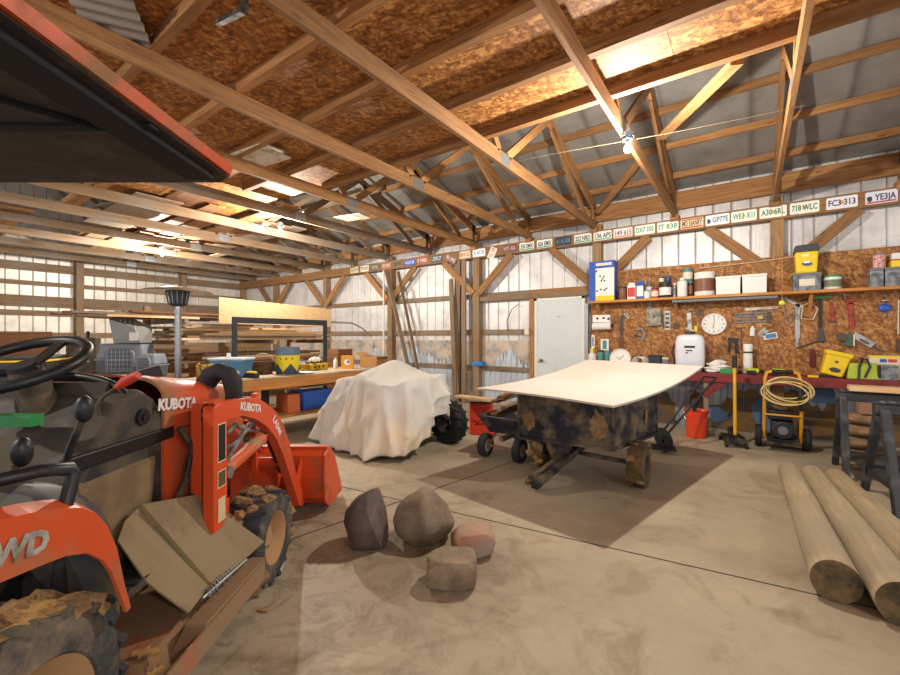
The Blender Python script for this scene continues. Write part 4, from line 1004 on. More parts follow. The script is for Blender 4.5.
lid_jar('can', 'red can with a pale label band on the shelf', 'can', 651, 658.5, 288, YS - .03, SZ, M_rlab, M_blk2, M_cream)
a_ = lid_jar('paint_can', 'wide black paint can with a white label on the shelf', 'can', 659, 671.5, 283, YS, SZ, M_blk2, M_blk2, M_white)
z2 = slot(659, 671, 283, YS)[2]
lid_jar('paint_can', 'small black tin standing on the wide black paint can, to its left', 'can', 659, 664.3, 276, YS, z2, M_blk2, M_grey, M_cream)
lid_jar('paint_can', 'small dark blue tin standing on the wide black paint can, to its right', 'can', 665, 671, 275.5, YS, z2, P('navy_tin', '#2e3a5a', .4), M_grey)
lid_jar('spray_can', 'slim grey spray can between the black paint can and the white jug', 'can', 672.5, 676.5, 283, YS, SZ, M_steel, M_white, M_grey, None, .15, .6)
lid_jar('jug', 'white jug with a small red mark on the shelf', 'jug', 677, 687.5, 278, YS - .03, SZ, M_white, M_white, None, None, .12, .5)
lid_jar('tin', 'brown-banded tin beside the white jug on the shelf', 'tin', 687.8, 693.5, 281, YS + .02, SZ, M_blk2, M_grey, M_brn)
z2 = slot(687, 693, 281, YS)[2]
lid_jar('tin', 'teal-lidded tin stacked on top behind the white jug', 'tin', 682.5, 693, 268.5, YS + .06, z2 - .0, M_teal, M_grey, M_cream)
lid_jar('bucket', 'white bucket with a brown picture label on the shelf', 'bucket', 694, 715.5, 272.5, YS, SZ, M_white, M_white, M_brn, None, .08, .98)
tote('storage_bin', 'white lidded storage bin directly right of the white bucket on the shelf', 'bin', 716, 741, 277, YS, SZ, .26, M_white, M_white)
tote('storage_bin', 'white lidded storage bin left of the hanging cord on the shelf', 'bin', 742, 767, 275, YS, SZ, .26, M_white, M_white)
tote('storage_bin', 'low grey see-through tote under the yellow bucket on the shelf', 'bin', 792, 820.5, 274, YS, SZ, .26, M_clear, M_grey, None, M_cream)
z2 = slot(792, 820, 274, YS)[2]
xc, w_, zt = slot(794, 818, 246, YS)
t = thing('bucket', 'yellow square bucket with dark grey lid standing on the grey tote', 'bucket', (xc, YS, z2))
hb = (zt - z2); r = w_ / 2
B().loft([(-r * .85, -r * .85, 0), (r * .85, -r * .85, 0), (r * .85, r * .85, 0), (-r * .85, r * .85, 0)], [(-r * .98, -r * .98, hb * .76), (r * .98, -r * .98, hb * .76), (r * .98, r * .98, hb * .76), (-r * .98, r * .98, hb * .76)]).out('body', M_yel, t, bevel=.02)
B().loft([(-r * 1.05, -r * 1.05, hb * .76), (r * 1.05, -r * 1.05, hb * .76), (r * 1.05, r * 1.05, hb * .76), (-r * 1.05, r * 1.05, hb * .76)], [(-r * .95, -r * .95, hb), (r * .95, -r * .95, hb), (r * .95, r * .95, hb), (-r * .95, r * .95, hb)]).out('lid', Mc('lid_grey', '#3f464c'), t, bevel=.012)
B().cyl((0, -r * .93, hb * .34), (0, -r * .955, hb * .35), r * .42, n=24).out('round_badge', M_blab, t)
B().box((0, -r * .965, hb * .37), (r * .5, .004, hb * .1)).box((-r * .1, -r * .975, hb * .62), (r * .6, .004, hb * .07)).out('badge_print', M_white, t)
B().tube([(r * 1.0 * math.cos(a), -r * .9 + .1 * math.sin(a) - .1, hb * .74) for a in [PI * k / 12 for k in range(13)]], .004, 6).out('wire_handle', M_steel, t) if False else None
lid_jar('tub', 'short white and green lidded tub right of the grey tote on the shelf', 'tub', 822, 842, 275.5, YS, SZ, M_white, M_green, P('label_olive', '#6c7c5e', .6), None, .14, 1.0)
tag(B().box((0, 0, 0), (.10, .05, .012)).out('wooden_block', W_dark, None, (aY(851, 286, YS).x, YS, SZ + .006)), 'flat dark wooden block lying right of the green-lidded tub', 'block')
tote('storage_bin', 'clear bin of screws under the small red tin, on the shelf end', 'bin', 868, 882, 269, YS, SZ, .2, M_clear, M_grey)
tote('storage_bin', 'clear bin of hardware beneath the yellow and red tray on the shelf end', 'bin', 882.8, 903, 268, YS, SZ, .2, M_clear, M_grey)
z2 = slot(868, 882, 269, YS)[2]
lid_jar('tin', 'small red patterned tin on the clear screw bin', 'tin', 872.5, 886, 253.5, YS, z2, P('tin_red', '#b54a4f', .5, 0, '#e0c8c0', 40, .5), M_grey)
tote('parts_tray', 'flat tray with yellow and red front on the clear hardware bin', 'tray', 889, 906, 260, YS, slot(883, 903, 268, YS)[2], .2, M_yel, M_rlab)
tag(B().box((0, 0, .04), (.12, .12, .08)).out('white_tub', M_white, None, (aY(898, 255, YS).x, YS, slot(889, 906, 260, YS)[2]), bevel=.01), 'small white tub at the very end of the shelf on the yellow and red tray', 'tub')
# ---------------------------------------------------------------- things hung on the strand board
WY = 7.268
def on(px_, py_, off=0): q = aY(px_, py_, WY - off); return q
cl = on(714, 324)
t = thing('wall_clock', 'round white wall clock on the strand board', 'clock', cl)
r = .5 * (aY(726.5, 324, WY).x - aY(701.5, 324, WY).x)
rotc = frame((0, 0, 0), (1, 0, 0), (0, 0, 1))
B().lathe([(0, 0), (r, 0), (r, .03), (r * .93, .036), (r * .9, .022), (0, .022)], 40, rotc).out('case', M_white, t, smooth=40)
b = B()
for k in range(12):
    a = PI * k / 6; b.box((r * .74 * math.sin(a), -.0228, r * .74 * math.cos(a)), (.012, .001, .022 if k % 3 == 0 else .014), ry=a)
b.out('hour_marks', M_txtk, t)
B().bar((0, -.025, -.02), (.005, -.025, r * .7), .004, .004).out('minute_hand', M_txtk, t); B().bar((0, -.026, 0), (-.012, -.026, -r * .42), .005, .004).out('hour_hand', M_txtk, t)
def wallthing(name, label, cat, px_, py_, parts, grp=None):
    q = on(px_, py_); t = thing(name, label, cat, q, 0, grp)
    for nm, fn, mm in parts:
        b = B(); fn(b, lambda u, v, d=.008: aY(u, v, WY - d) - q); b.out(nm, mm, t, smooth=40)
    return t
M_iron = P('tool_iron', '#4a4b4c', .45, .6, '#6b4f38', 12, .35); M_alu = P('tool_alu', '#a9aaa8', .4, .5, '#7d7a74', 9, .3)
M_wred = P('tool_red', '#a12f22', .45, 0, '#6e2f22', 10, .3)
def bars(lst):
    def f(b, p):
        for (u0, v0, u1, v1, w, h) in lst: b.bar(p(u0, v0), p(u1, v1), w, h, up=(0, -1, 0))
    return f
def rect(u0, v0, u1, v1, th=.03):
    def f(b, p):
        a, q = p(u0, v0, .0), p(u1, v1, .0); b.b2((a.x, -th, q.z), (q.x, 0, a.z))
    return f
wallthing('paper_towel_holder', 'white paper towel roll in a black and white printed holder by the door', 'paper towels', 602, 323,
          [('holder', rect(594, 315.5, 611, 322, .08), M_white), ('printed_face', lambda b, p: [b.rock(p(u, v, .085), (.05, .006, .04), k, 1, .2) for k, (u, v) in enumerate(((597.5, 318.5), (603.5, 318), (608.5, 318.8)))], M_txtk),
           ('roll', lambda b, p: b.cyl(p(593, 326.5, .08), p(611, 325.8, .08), .065, n=20), M_white), ('roll_end', lambda b, p: b.cyl(p(611.3, 325.5, .08), p(612.8, 325.5, .08), .03), M_black)])
wallthing('thermometer', 'white framed teal thermometer on the wall above the bench end', 'thermometer', 605, 344, [('frame', rect(601, 339, 609, 351, .02), M_white), ('scale', rect(603, 340.5, 607, 349, .022), M_teal)])
wallthing('power_strip', 'short white power strip on the wall beside the conduit', 'power strip', 593.5, 342, [('body', rect(592, 335, 595, 348, .03), M_white), ('sockets', rect(592.8, 337, 594.2, 346, .032), M_grey)])
wallthing('electrical_box', 'grey mottled electrical box with conduit above the tools', 'electrical box', 653, 317, [('box', rect(647.5, 309, 661.5, 325.5, .06), P('box_mottle', '#a7a596', .6, 0, '#6f6a5c', 14, .5)), ('conduit', rect(648, 300, 652, 309.2, .03), M_grey), ('cover_screws', rect(654, 316, 656, 318, .063), M_iron)])
wallthing('steel_rule', 'slotted grey metal strip hanging right of the electrical box', 'tool', 667.5, 321, [('strip', rect(664.5, 311, 670.5, 330, .012), M_alu), ('slots', lambda b, p: [rect(665.5, 313 + 4.4 * k, 669.5, 315 + 4.4 * k, .014)(b, p) for k in range(4)], M_iron), ('hanger', bars([(661.5, 312, 663.5, 328, .02, .012)]), M_iron)])
wallthing('hand_saw', 'dark narrow saw hanging vertically left of the electrical box', 'saw', 622, 328, [('blade', bars([(622, 315, 621.5, 338, .045, .006)]), M_iron), ('handle', bars([(621.5, 337, 621, 349, .07, .025)]), W_dark)])
wallthing('snips', 'pair of shiny snips hanging at an angle by the dark saw', 'tool', 627, 317, [('blades', bars([(624, 313, 628, 319, .018, .01), (627, 312.5, 629, 319, .018, .01)]), M_alu)])
wallthing('pipe_cutter', 'small grey clamp-like tool hanging below the electrical box', 'tool', 640, 334, [('frame', lambda b, p: b.tube([p(636, 330), p(642, 329), p(645, 334), p(642, 340), p(638, 338)], .02, 8), M_alu), ('screw', bars([(634, 335, 641, 337, .025, .025)]), M_iron)])
wallthing('sanding_disc', 'small round grey disc hung left of the sprayer nozzle', 'tool', 676.5, 325.5, [('disc', lambda b, p: b.cyl(p(676.5, 325.5, 0), p(676.5, 325.5, .03), .045, n=20), M_iron)])
wallthing('spray_gun', 'grey metal spray gun hanging above the white tank sprayer', 'tool', 689.5, 321, [('body', bars([(689, 313, 690, 329, .055, .04), (686, 328, 694, 331, .03, .03)]), M_alu), ('nozzle', bars([(690, 310.5, 691.5, 314, .03, .03)]), M_iron), ('tag', rect(694.5, 326, 697.5, 331.5, .02), M_yel)])
wallthing('wrench_set', 'row of small dark wrenches hanging left of the wall clock', 'tool', 700, 312, [('wrench', bars([(696 + 2.2 * k, 310.5, 697 + 2.2 * k, 316, .02, .012) for k in range(4)]), M_iron), ('rail', bars([(694, 310, 705, 309.4, .02, .015)]), W_dark)])
wallthing('caulking_gun', 'black caulking gun hanging right of the wall clock', 'tool', 733, 343, [('barrel', bars([(728, 339, 738, 340, .05, .04)]), M_black), ('trigger', bars([(730, 342, 729, 352, .03, .02), (736, 341, 737, 353, .045, .02)]), M_black)])
wallthing('spirit_level', 'long white level hanging above the grey spline rack', 'level', 761, 309, [('body', bars([(745, 309.5, 778, 307.5, .035, .03)]), P('level_white', '#cfc8bb', .5, 0, '#9b8f80', 10, .4))])
wallthing('straightedge_rack', 'rack of grey straightedges with a dark edge on the wall', 'tool rack', 753, 317, [('straightedge', bars([(734.5, 314 + 2.9 * k, 770.5, 312.4 + 2.9 * k, .022, .02)]), M_grey) for k in range(4)] + [('side_plate', rect(767, 311.5, 770.5, 322.5, .03), M_iron), ('brass_vial', rect(757.5, 316, 763, 319, .034), P('vial', '#c9a548', .4))])
wallthing('pry_bar', 'thin dark hook-ended bar hanging below the straightedge rack', 'tool', 741.5, 338, [('bar', bars([(741.2, 328, 741.5, 349, .012, .012), (737, 328, 746, 327.6, .014, .012)]), M_iron)])
wallthing('caulk_tube', 'stubby white tube hanging left of the two trowels', 'tube', 752.5, 331, [('tube', lambda b, p: b.cyl(p(752.3, 336), p(752.6, 328), .03, n=14), M_white), ('cap', lambda b, p: b.cyl(p(752.6, 328), p(752.6, 326), .015, n=10), M_white)])
wallthing('trowel', 'grey trowel with its blade tilted left on the wall', 'trowel', 763, 332, [('blade', bars([(759, 336, 767, 329, .075, .008)]), M_alu), ('handle', bars([(766, 329.5, 771, 326, .03, .03)]), W_dark)])
wallthing('paint_tray_card', 'blue and white card below the tilted trowel', 'card', 770, 335.5, [('card', bars([(763.5, 337, 777.5, 335, .085, .008)]), M_white), ('blue_print', lambda b, p: bars([(765.5, 336.6, 776, 335, .055, .006)])(b, lambda u, v: p(u, v, .026)), P('print_blue', '#3f7fb0', .5)), ('hanger', bars([(773, 320, 774, 332, .008, .006)]), M_iron)])
wallthing('framing_square', 'bright metal framing square with its corner up, on the tool wall', 'square', 793, 312, [('blade', bars([(783, 298, 802, 307, .035, .005), (797.5, 304, 797.5, 338, .05, .005)]), M_alu)])
wallthing('speed_square', 'grey triangular square hung behind the framing square', 'square', 789, 316, [('edge', lambda b, p: [b.bar(p(*a, .008), p(*c_, .008), .005, .028, up=(0, -1, 0)) for a, c_ in (((783.5, 310), (788, 325)), ((788, 325), (798, 308)), ((784, 309), (798, 307)), ((786, 317), (792, 316)))], M_alu)])
wallthing('wire_loop', 'six-sided bent wire frame hanging beside the hacksaw', 'tool', 810, 311, [('frame', lambda b, p: b.tube([p(801, 318.5), p(803, 305), p(811, 303), p(818, 309), p(813, 319.5)], .007, 6, True), M_cream)])
wallthing('bow_saw', 'green and black bow saw hanging on the tool wall', 'saw', 816, 320, [('back', bars([(800, 300.5, 815, 298, .025, .02)]), M_black), ('grip', bars([(811, 298.6, 832, 296, .03, .03)]), M_green), ('frame', lambda b, p: b.tube([p(797, 348), p(800, 347), p(812, 343), p(818, 341), p(824, 342)], .012, 8), M_iron)])
wallthing('axe', 'black long-shafted tool with a flared grey foot beside the bow saw', 'tool', 821, 322, [('shaft', bars([(820.5, 298, 820, 330, .035, .025)]), M_black), ('foot', lambda b, p: b.loft([p(818.5, 328, .0), p(822.5, 328, .0), p(825, 341, .0), p(816.5, 341.5, .0)], [p(818.5, 328, .03), p(822.5, 328, .03), p(825, 341, .03), p(816.5, 341.5, .03)]), M_iron)])
wallthing('square_ruler', 'dull metal ruler angled down toward the tall white bottle', 'tool', 797, 343, [('blade', bars([(797.5, 338, 796.5, 347, .03, .01)]), M_alu)])
wallthing('grease_gun', 'small red grease gun hanging left of the red pipe wrench', 'tool', 832.5, 314, [('body', bars([(832, 307, 832.5, 321, .045, .04)]), M_wred), ('spout', bars([(832, 302, 832, 307, .018, .018)]), M_wred), ('base', bars([(829.5, 321.5, 835.5, 321, .03, .035)]), M_iron)])
wallthing('pipe_wrench', 'large red pipe wrench hanging from the shelf edge', 'wrench', 851, 315, [('handle', bars([(850.5, 303, 851.5, 329, .045, .03)]), M_wred), ('jaw', bars([(844.5, 300.5, 857, 299.5, .035, .035), (846, 303.5, 853, 303, .025, .03)]), M_wred), ('hook', bars([(844.5, 292, 844.7, 299, .012, .012)]), M_alu)])
wallthing('float', 'rounded blue tool hanging alone toward the end of the wall', 'tool', 884.5, 307.5, [('body', lambda b, p: b.sph(p(884.5, 308, .03), .06, (1, .45, .88)), M_blab), ('knob', lambda b, p: b.sph(p(884.8, 300.5, .03), .03, (1, .6, .6)), M_steel), ('foot', lambda b, p: b.sph(p(885, 315.5, .03), .015), M_steel)])
wallthing('cable_reel', 'grey and green cable reel hung above the yellow bucket', 'tool', 846, 337, [('reel', lambda b, p: b.cyl(p(842, 337, .0), p(842, 337, .06), .05, n=18), M_iron), ('green_body', rect(844, 334, 852.5, 346, .05), P('dark_green', '#3d5a45', .5)), ('pale_strip', rect(852.6, 334.5, 854, 346, .05), M_cream)])
wallthing('miter_guard', 'slanting grey metal guard plate above the green bag', 'tool', 864, 341, [('plate', bars([(853, 334.5, 873, 345.5, .075, .03)]), M_alu), ('print', lambda b, p: bars([(860, 339, 869, 344, .02, .004)])(b, lambda u, v: p(u, v, .037)), M_iron), ('bar', bars([(872, 346, 884, 352, .02, .02)]), M_iron)])
wallthing('hanging_file', 'dark red flat bar upright on the wall left of the yellow bucket', 'tool', 812, 358, [('bar', rect(809.5, 349, 814.8, 367, .02), P('dark_red', '#5e2420', .6))])
wallthing('string_trimmer_head', 'dark tool hung at the far end of the strand board', 'tool', 899, 345, [('body', rect(896.5, 339, 903, 352, .05), M_iron), ('cord', bars([(898.5, 300, 898, 334, .01, .008)]), M_cream)])
# cord with a ball hanging from the truss
t = thing('parking_ball', 'yellow tennis ball hanging on a cord in front of the wall shelf', 'ball', aY(782, 303, 6.85))
q = aY(782, 303, 6.85); zt_ = CH0
B().sph((0, 0, 0), .034).out('ball', P('tennis', '#d6de4a', .9), t, smooth=True)
B().tube([(0, 0, .033), (.002, .0, (zt_ - q.z) * .5), (.0, 0, zt_ - q.z)], .004, 6).out('cord', P('cord_tan', '#b3885c', .8), t)
tag(B().tube([aY(700 + 200 * k / 20, 268 - 33 * k / 20 + 4 * math.sin(PI * k / 20), 7.22) for k in range(21)], .004, 5).out('wire', M_cream, None), 'pale wire strung along the wall under the header, above the shelf', 'wire')
tag(B().tube([(-4.2 + 4.6 * k / 24, 4.9 - .5 * math.sin(k / 24 * PI), 3.44 + .12 * math.sin(k / 24 * PI * 2) * .4 - .05 * math.sin(PI * k / 24)) for k in range(25)], .002, 5).out('wire', P('wire_tan', '#a08f72', .6), None), 'pale electric wire strung across the trusses behind the bulb over the dump cart', 'wire')
# ---------------------------------------------------------------- on the bench
Z = BT + .001
def bslot(x0, x1, y0, Y): return slot(x0, x1, y0, Y)
lid_jar('bottle', 'tall white bottle with a black band standing on the red bench', 'bottle', 743, 753, 344, 7.1, Z, M_white, M_white, None, None, .2, .95)
xc, w_, zt = slot(743, 753, 353, 7.1); tag(B().lathe([(w_ / 2 * 1.0, 0), (w_ / 2 * 1.06, 0), (w_ / 2 * 1.06, .022), (w_ / 2, .022)], 22).out('bottle_strap', M_black, None, (xc, 7.1, zt)), 'black strap around the tall white bottle', 'strap')
lid_jar('bottle', 'small white bottle at the door end of the bench', 'bottle', 588.5, 596, 348, 7.05, Z, M_white, M_yel, None, None, .25, .5)
lid_jar('jar', 'teal glass jar with dark lid at the door end of the bench', 'jar', 597, 604, 350, 7.1, Z, M_teal, M_blk2)
lid_jar('jar', 'second teal jar partly behind the round white dial', 'jar', 604.5, 611.5, 350.5, 7.12, Z, M_teal, M_grey)
xc, w_, zt = slot(610, 631, 348.5, 6.98)
t = thing('round_dial', 'round white dial standing on the bench behind the white panel', 'clock', (xc, 6.98, Z)); r = w_ / 2
rm = frame((0, 0, r), (1, 0, 0), (0, .25, 1))
B().lathe([(0, -.03), (r, -.03), (r, .02), (r * .9, .03), (r * .86, .012), (0, .012)], 36, rm).out('case', M_white, t, smooth=40)
b = B(); b.bar(rm @ V((-.02, -.03, .016)), rm @ V((.05, .05, .016)), .006, .004).bar(rm @ V((0, 0, .016)), rm @ V((-.06, .02, .016)), .006, .004).out('hands', M_txtk, t)
t = thing('cord_coil', 'white coil of cord standing on the bench behind the white panel', 'cord', tuple(V((slot(632, 648, 349, 7.0)[0], 7.0, Z))))
b = B()
for k in range(4): b.tube([(.02 * k - .03 + .085 * math.cos(a), .02 * k, .10 + .09 * math.sin(a)) for a in [2 * PI * i / 24 for i in range(24)]], .008, 6, True)
b.out('coil', M_white, t, smooth=True); B().box((0, .03, .02), (.16, .06, .04)).out('base', M_grey, t)
tote('charger_box', 'dark blue box on the bench left of the tank sprayer', 'box', 649, 661.5, 355, 7.0, Z, .16, Mc('charger_navy', '#2a3042'), M_blk2)
tote('small_box', 'low grey box on the bench beside the dark blue box', 'box', 662.5, 669, 357.5, 7.0, Z, .12, M_grey, M_cream)
# tank sprayer
xc, w_, zt = slot(675.5, 705, 334, 7.0); h = zt - Z
t = thing('tank_sprayer', 'white backpack tank sprayer standing on the bench', 'sprayer', (xc, 7.0, Z))
def tank(u, v):
    a = 2 * PI * u; zz = v; k = [.0, .86, .98, 1.0, .98, .9, .72, .30, .0]; hs = [.12, .12, .16, .5, .8, .92, .97, 1.0, 1.0]
    i = min(int(v * 8), 7); f = v * 8 - i; r_ = k[i] + (k[i + 1] - k[i]) * f; z_ = hs[i] + (hs[i + 1] - hs[i]) * f
    n = 4.0; s_ = (abs(math.cos(a)) ** n + abs(math.sin(a)) ** n) ** (-1 / n)
    return (w_ / 2 * r_ * s_ * math.cos(a), w_ / 2 * .55 * r_ * s_ * math.sin(a), h * z_)
B().grid(tank, 36, 17, 0, closed_u=True).out('tank', P('tank_white', '#d9dde6', .35), t, smooth=60)
B().box((0, 0, h * .06), (w_ * .8, w_ * .5, h * .12)).out('foot', M_grey, t, bevel=.01)
B().lathe([(0, h), (w_ * .18, h), (w_ * .17, h + .035), (0, h + .035)], 20).out('filler_cap', M_black, t, smooth=40)
b = B().box((.005, -w_ * .277, h * .66), (w_ * .36, .004, h * .055)).box((.0, -w_ * .277, h * .56), (w_ * .22, .004, h * .03)).box((-w_ * .08, -w_ * .277, h * .5), (w_ * .1, .004, h * .03)); b.out('printed_logo', M_txtk, t)
b = B().tube([(-w_ * .5, 0, h * .2), (-w_ * .62, 0, h * .5), (-w_ * .55, 0, h * .7)], .012, 8); b.out('hose', M_black, t, smooth=True)
# bag, towels, packet
xc, w_, zt = slot(706, 733, 360, 6.97)
t = thing('folded_rags', 'heap of white folded rags on the bench right of the tank sprayer', 'rags', (xc, 6.97, Z)); b = B()
for k in range(5): b.rock((R.uniform(-.05, .04), 0, .03 + .03 * k), (w_ * (.95 - .1 * k), .16, .06), k + 3, 3, .25, 2)
b.out('rag', M_white, t, smooth=60)
tag(B().box((0, 0, .035), (.16, .05, .07)).out('green_packet', M_green, None, (slot(717, 734, 366, 6.84)[0] + .02, 6.83, Z), bevel=.006), 'green and white packet in front of the folded rags', 'packet')
tag(B().rock((0, 0, .03), (.10, .08, .06), 4, 2, .3).out('red_cloth', M_rlab, None, (slot(724, 734, 360, 7.15)[0], 7.15, Z), smooth=60), 'crumpled red cloth at the back of the bench behind the rags', 'cloth')
M_lime = P('lime', '#b7c62c', .45)
def drill(x, y, label, k):
    t = thing('cordless_tool', label, 'tool', (x, y, Z), k)
    B().cyl((-.08, 0, .045), (.06, 0, .045), .036, n=14).out('motor_housing', M_lime, t, smooth=50, bevel=.004); B().cyl((.06, 0, .045), (.12, 0, .045), .022, n=12).out('chuck', M_black, t, smooth=50)
    B().bar((-.04, 0, .035), (-.05, -.10, .03), .04, .045).out('handle', M_black, t, bevel=.008); B().box((-.055, -.12, .03), (.09, .06, .055)).out('battery', M_black, t, bevel=.008)
drill(slot(747, 765, 366, 6.9)[0] - .03, 6.93, 'lime green cordless tool lying right of the tall white bottle', .3)
drill(slot(766, 785, 368, 6.95)[0] + .05, 7.02, 'lime green cordless tool lying behind the pressure washer handle', -.2)
tag(B().lathe([(.018, -.02), (.05, -.02), (.05, .02), (.018, .02), (.018, -.02)], 20, XAX).out('tape_roll', M_blk2, None, (slot(738, 742, 368, 6.9)[0], 6.9, Z + .05), smooth=40), 'black tape roll standing on the bench left of the tall white bottle', 'tape')
tag(B().box((0, 0, .012), (.10, .04, .024)).out('yellow_knife', M_yel, None, (slot(808, 818, 372, 6.86)[0], 6.86, Z)), 'yellow utility knife lying left of the tipped yellow bucket', 'knife')
# tipped yellow bucket
xc, w_, zt = slot(823, 850, 342, 6.98)
t = thing('bucket', 'yellow square bucket tipped to the right on the red bench', 'bucket', (slot(818, 843, 370, 6.98)[0], 6.98, Z + .028), rot=(0, .26, 0)); r = .118; hb = .30
B().loft([(-r * .85, -r * .85, 0), (r * .85, -r * .85, 0), (r * .85, r * .85, 0), (-r * .85, r * .85, 0)], [(-r * .98, -r * .98, hb * .9), (r * .98, -r * .98, hb * .9), (r * .98, r * .98, hb * .9), (-r * .98, r * .98, hb * .9)]).out('body', M_yel, t, bevel=.02)
B().loft([(-r * 1.06, -r * 1.06, hb * .82), (r * 1.06, -r * 1.06, hb * .82), (r * 1.06, r * 1.06, hb * .82), (-r * 1.06, r * 1.06, hb * .82)], [(-r * 1.08, -r * 1.08, hb), (r * 1.08, -r * 1.08, hb), (r * 1.08, r * 1.08, hb), (-r * 1.08, r * 1.08, hb)]).out('rim', M_yel, t, bevel=.012)
B().rock((.01, -r * .90, hb * .25), (.11, .006, .06), 3, 2, .2).out('dark_label', P('bucket_label', '#3b3e38', .5), t); B().box((0.0, -r * .93, hb * .58), (.035, .004, .03)).out('small_print', M_brn, t)
tag(B().bar((-.14, .0, .012), (.06, 0, .012), .10, .024).out('wood_wedge', M_black, None, (t.location.x + .0, 6.98, Z)), 'dark flat block propped under the tipped yellow bucket', 'block')
# green tool bag
xc, w_, zt = slot(846, 881, 363, 6.93)
t = thing('tool_bag', 'lime green tool bag with black straps on the bench', 'bag', (xc, 6.93, Z)); h = zt - Z
B().loft([(-w_ / 2, -.09, 0), (w_ / 2, -.09, 0), (w_ / 2, .09, 0), (-w_ / 2, .09, 0)], [(-w_ * .42, -.04, h), (w_ * .42, -.04, h), (w_ * .42, .04, h), (-w_ * .42, .04, h)]).out('body', P('bag_lime', '#a9b83a', .7), t, bevel=.015)
b = B()
b.tube([(-w_ * .18, -.095, 0), (-w_ * .14, -.06, h * .8), (-w_ * .05, -.06, h * 1.25), (w_ * .08, -.06, h * 1.25), (w_ * .16, -.06, h * .8), (0, -.09, .02)], .012, 6); b.out('strap', M_black, t, smooth=True)
b = B().box((w_ * .44, 0, h * .45), (w_ * .16, .17, h * .9)); b.out('end_panel', M_black, t, bevel=.01)
tag(B().bar((0, 0, 0), (.01, 0, .15), .03, .03).sph((.012, 0, .15), .022).out('awl', P('mauve', '#8d86a8', .5), None, (slot(855, 860, 360, 7.1)[0], 7.1, Z), smooth=40), 'mauve handled tool standing behind the green bag', 'tool')
tote('parts_organizer', 'grey plastic bin at the end of the bench right of the green bag', 'bin', 879.5, 897, 365, 6.9, Z, .15, M_clear, M_clear)
xc, w_, zt = slot(868, 898, 355.5, 7.08)
t = thing('drill_bit_box', 'yellow-rimmed box with blue and red pictures behind the grey bin', 'box', (xc, 7.08, Z)); h = zt - Z
B().b2((-w_ / 2, -.07, 0), (w_ / 2, .07, h)).out('box', M_cream, t); B().b2((-w_ / 2, -.073, h * .9), (w_ / 2, -.069, h)).out('rim_band', M_yel, t); B().b2((-w_ * .15, -.073, h * .72), (w_ * .08, -.069, h * .86)).out('blue_picture', M_blab, t); B().b2((w_ * .12, -.073, h * .72), (w_ * .42, -.069, h * .86)).out('red_picture', M_rlab, t)
# ---------------------------------------------------------------- on the floor in front of the bench
t = thing('bucket', 'orange-red open bucket on the floor under the red bench', 'bucket', (-.60, 6.60, 0))
b = B().lathe([(0, .008), (.118, .008), (.143, .35), (.148, .355), (.15, .37), (.143, .37), (.136, .355), (.112, .0), (0, 0)], 30); b.out('body', P('bucket_orange', '#d7431f', .45), t, smooth=40)
for z_ in (.29, .32): B().lathe([(.138, z_), (.149, z_), (.149, z_ + .008), (.139, z_ + .008)], 30).out('rib', P('bucket_orange', ''), t, smooth=40)
B().tube([(.148 * math.cos(a), -.02 - .148 * abs(math.sin(a)) * .5, .33 - .14 * math.sin(a)) for a in [PI * k / 14 for k in range(15)]], .004, 6).out('wire_handle', M_steel, t, smooth=True)
tag(B().bar((0, 0, 0), (.02, -.02, .30), .05, .05).rock((.02, -.02, .32), (.09, .08, .12), 4, 2, .3).out('garden_sprayer_wand', M_blk2, None, (-.63, 6.56, .16), smooth=40), 'black nozzle tool standing inside the orange bucket', 'tool')
jk = thing('floor_jack', 'black floor jack with a long upright yellow handle', 'jack', (-.165, 6.36, 0), .2)
b = B()
for s in (-1, 1): b.loft([(s * .09 - .008, -.13, .04), (s * .09 - .008, .30, .04), (s * .09 - .008, .30, .10), (s * .09 - .008, -.13, .13)], [(s * .09 + .008, -.13, .04), (s * .09 + .008, .30, .04), (s * .09 + .008, .30, .10), (s * .09 + .008, -.13, .13)])
b.box((0, -.12, .09), (.2, .05, .06)).box((0, .1, .09), (.16, .2, .05)); b.out('frame', M_dkmet, jk)
for s in (-1, 1):
    B().cyl((s * .105 - .015, -.13, .035), (s * .105 + .015, -.13, .035), .035, n=16).out('caster', M_black, jk); B().cyl((s * .1 - .02, .3, .03), (s * .1 + .02, .3, .03), .03, n=16).out('caster', M_black, jk)
B().bar((0, -.1, .12), (0, .22, .16), .08, .05).cyl((0, .22, .16), (0, .22, .2), .045, n=14).out('lifting_arm', M_dkmet, jk)
B().cyl((0, -.05, .13), (0, -.02, .98), .019, n=12).out('handle', P('handle_yellow', '#dfa51a', .4), jk, smooth=50)
B().cyl((0, -.02, .98), (0, -.018, 1.13), .026, n=12).out('grip', M_black, jk, smooth=50)
# hand truck leaning on the bench
t = thing('hand_truck', 'black two-rail hand truck leaning back on the bench by the cart', 'hand truck', (-.75, 6.1, 0))
p0, p1 = aD(661, 422, 5.15) - V((-.75, 6.1, 0)), aD(704, 376.5, 5.35) - V((-.75, 6.1, 0)); d_ = aD(664, 427, 4.95) - V((-.75, 6.1, 0)); d1 = aD(716, 377.5, 5.2) - V((-.75, 6.1, 0))
p0.z = d_.z = .17; p1.z = d1.z = .86
B().tube([p0, p1, d1, d_], .013, 8).out('rail', M_black, t, smooth=60)
b = B()
for f in (.25, .55, .8): b.bar(p0.lerp(p1, f), d_.lerp(d1, f), .015, .015)
b.out('cross_bar', M_black, t)
for q in (p0, d_): B().lathe([(.02, -.025), (.1, -.025), (.12, -.01), (.12, .01), (.1, .025), (.02, .025)], 24, Mx.Translation(V((q.x, q.y + .06, .12))) @ Mx.Rotation(.9, 4, 'Z') @ XAX).out('wheel', M_blackr, t, smooth=40)
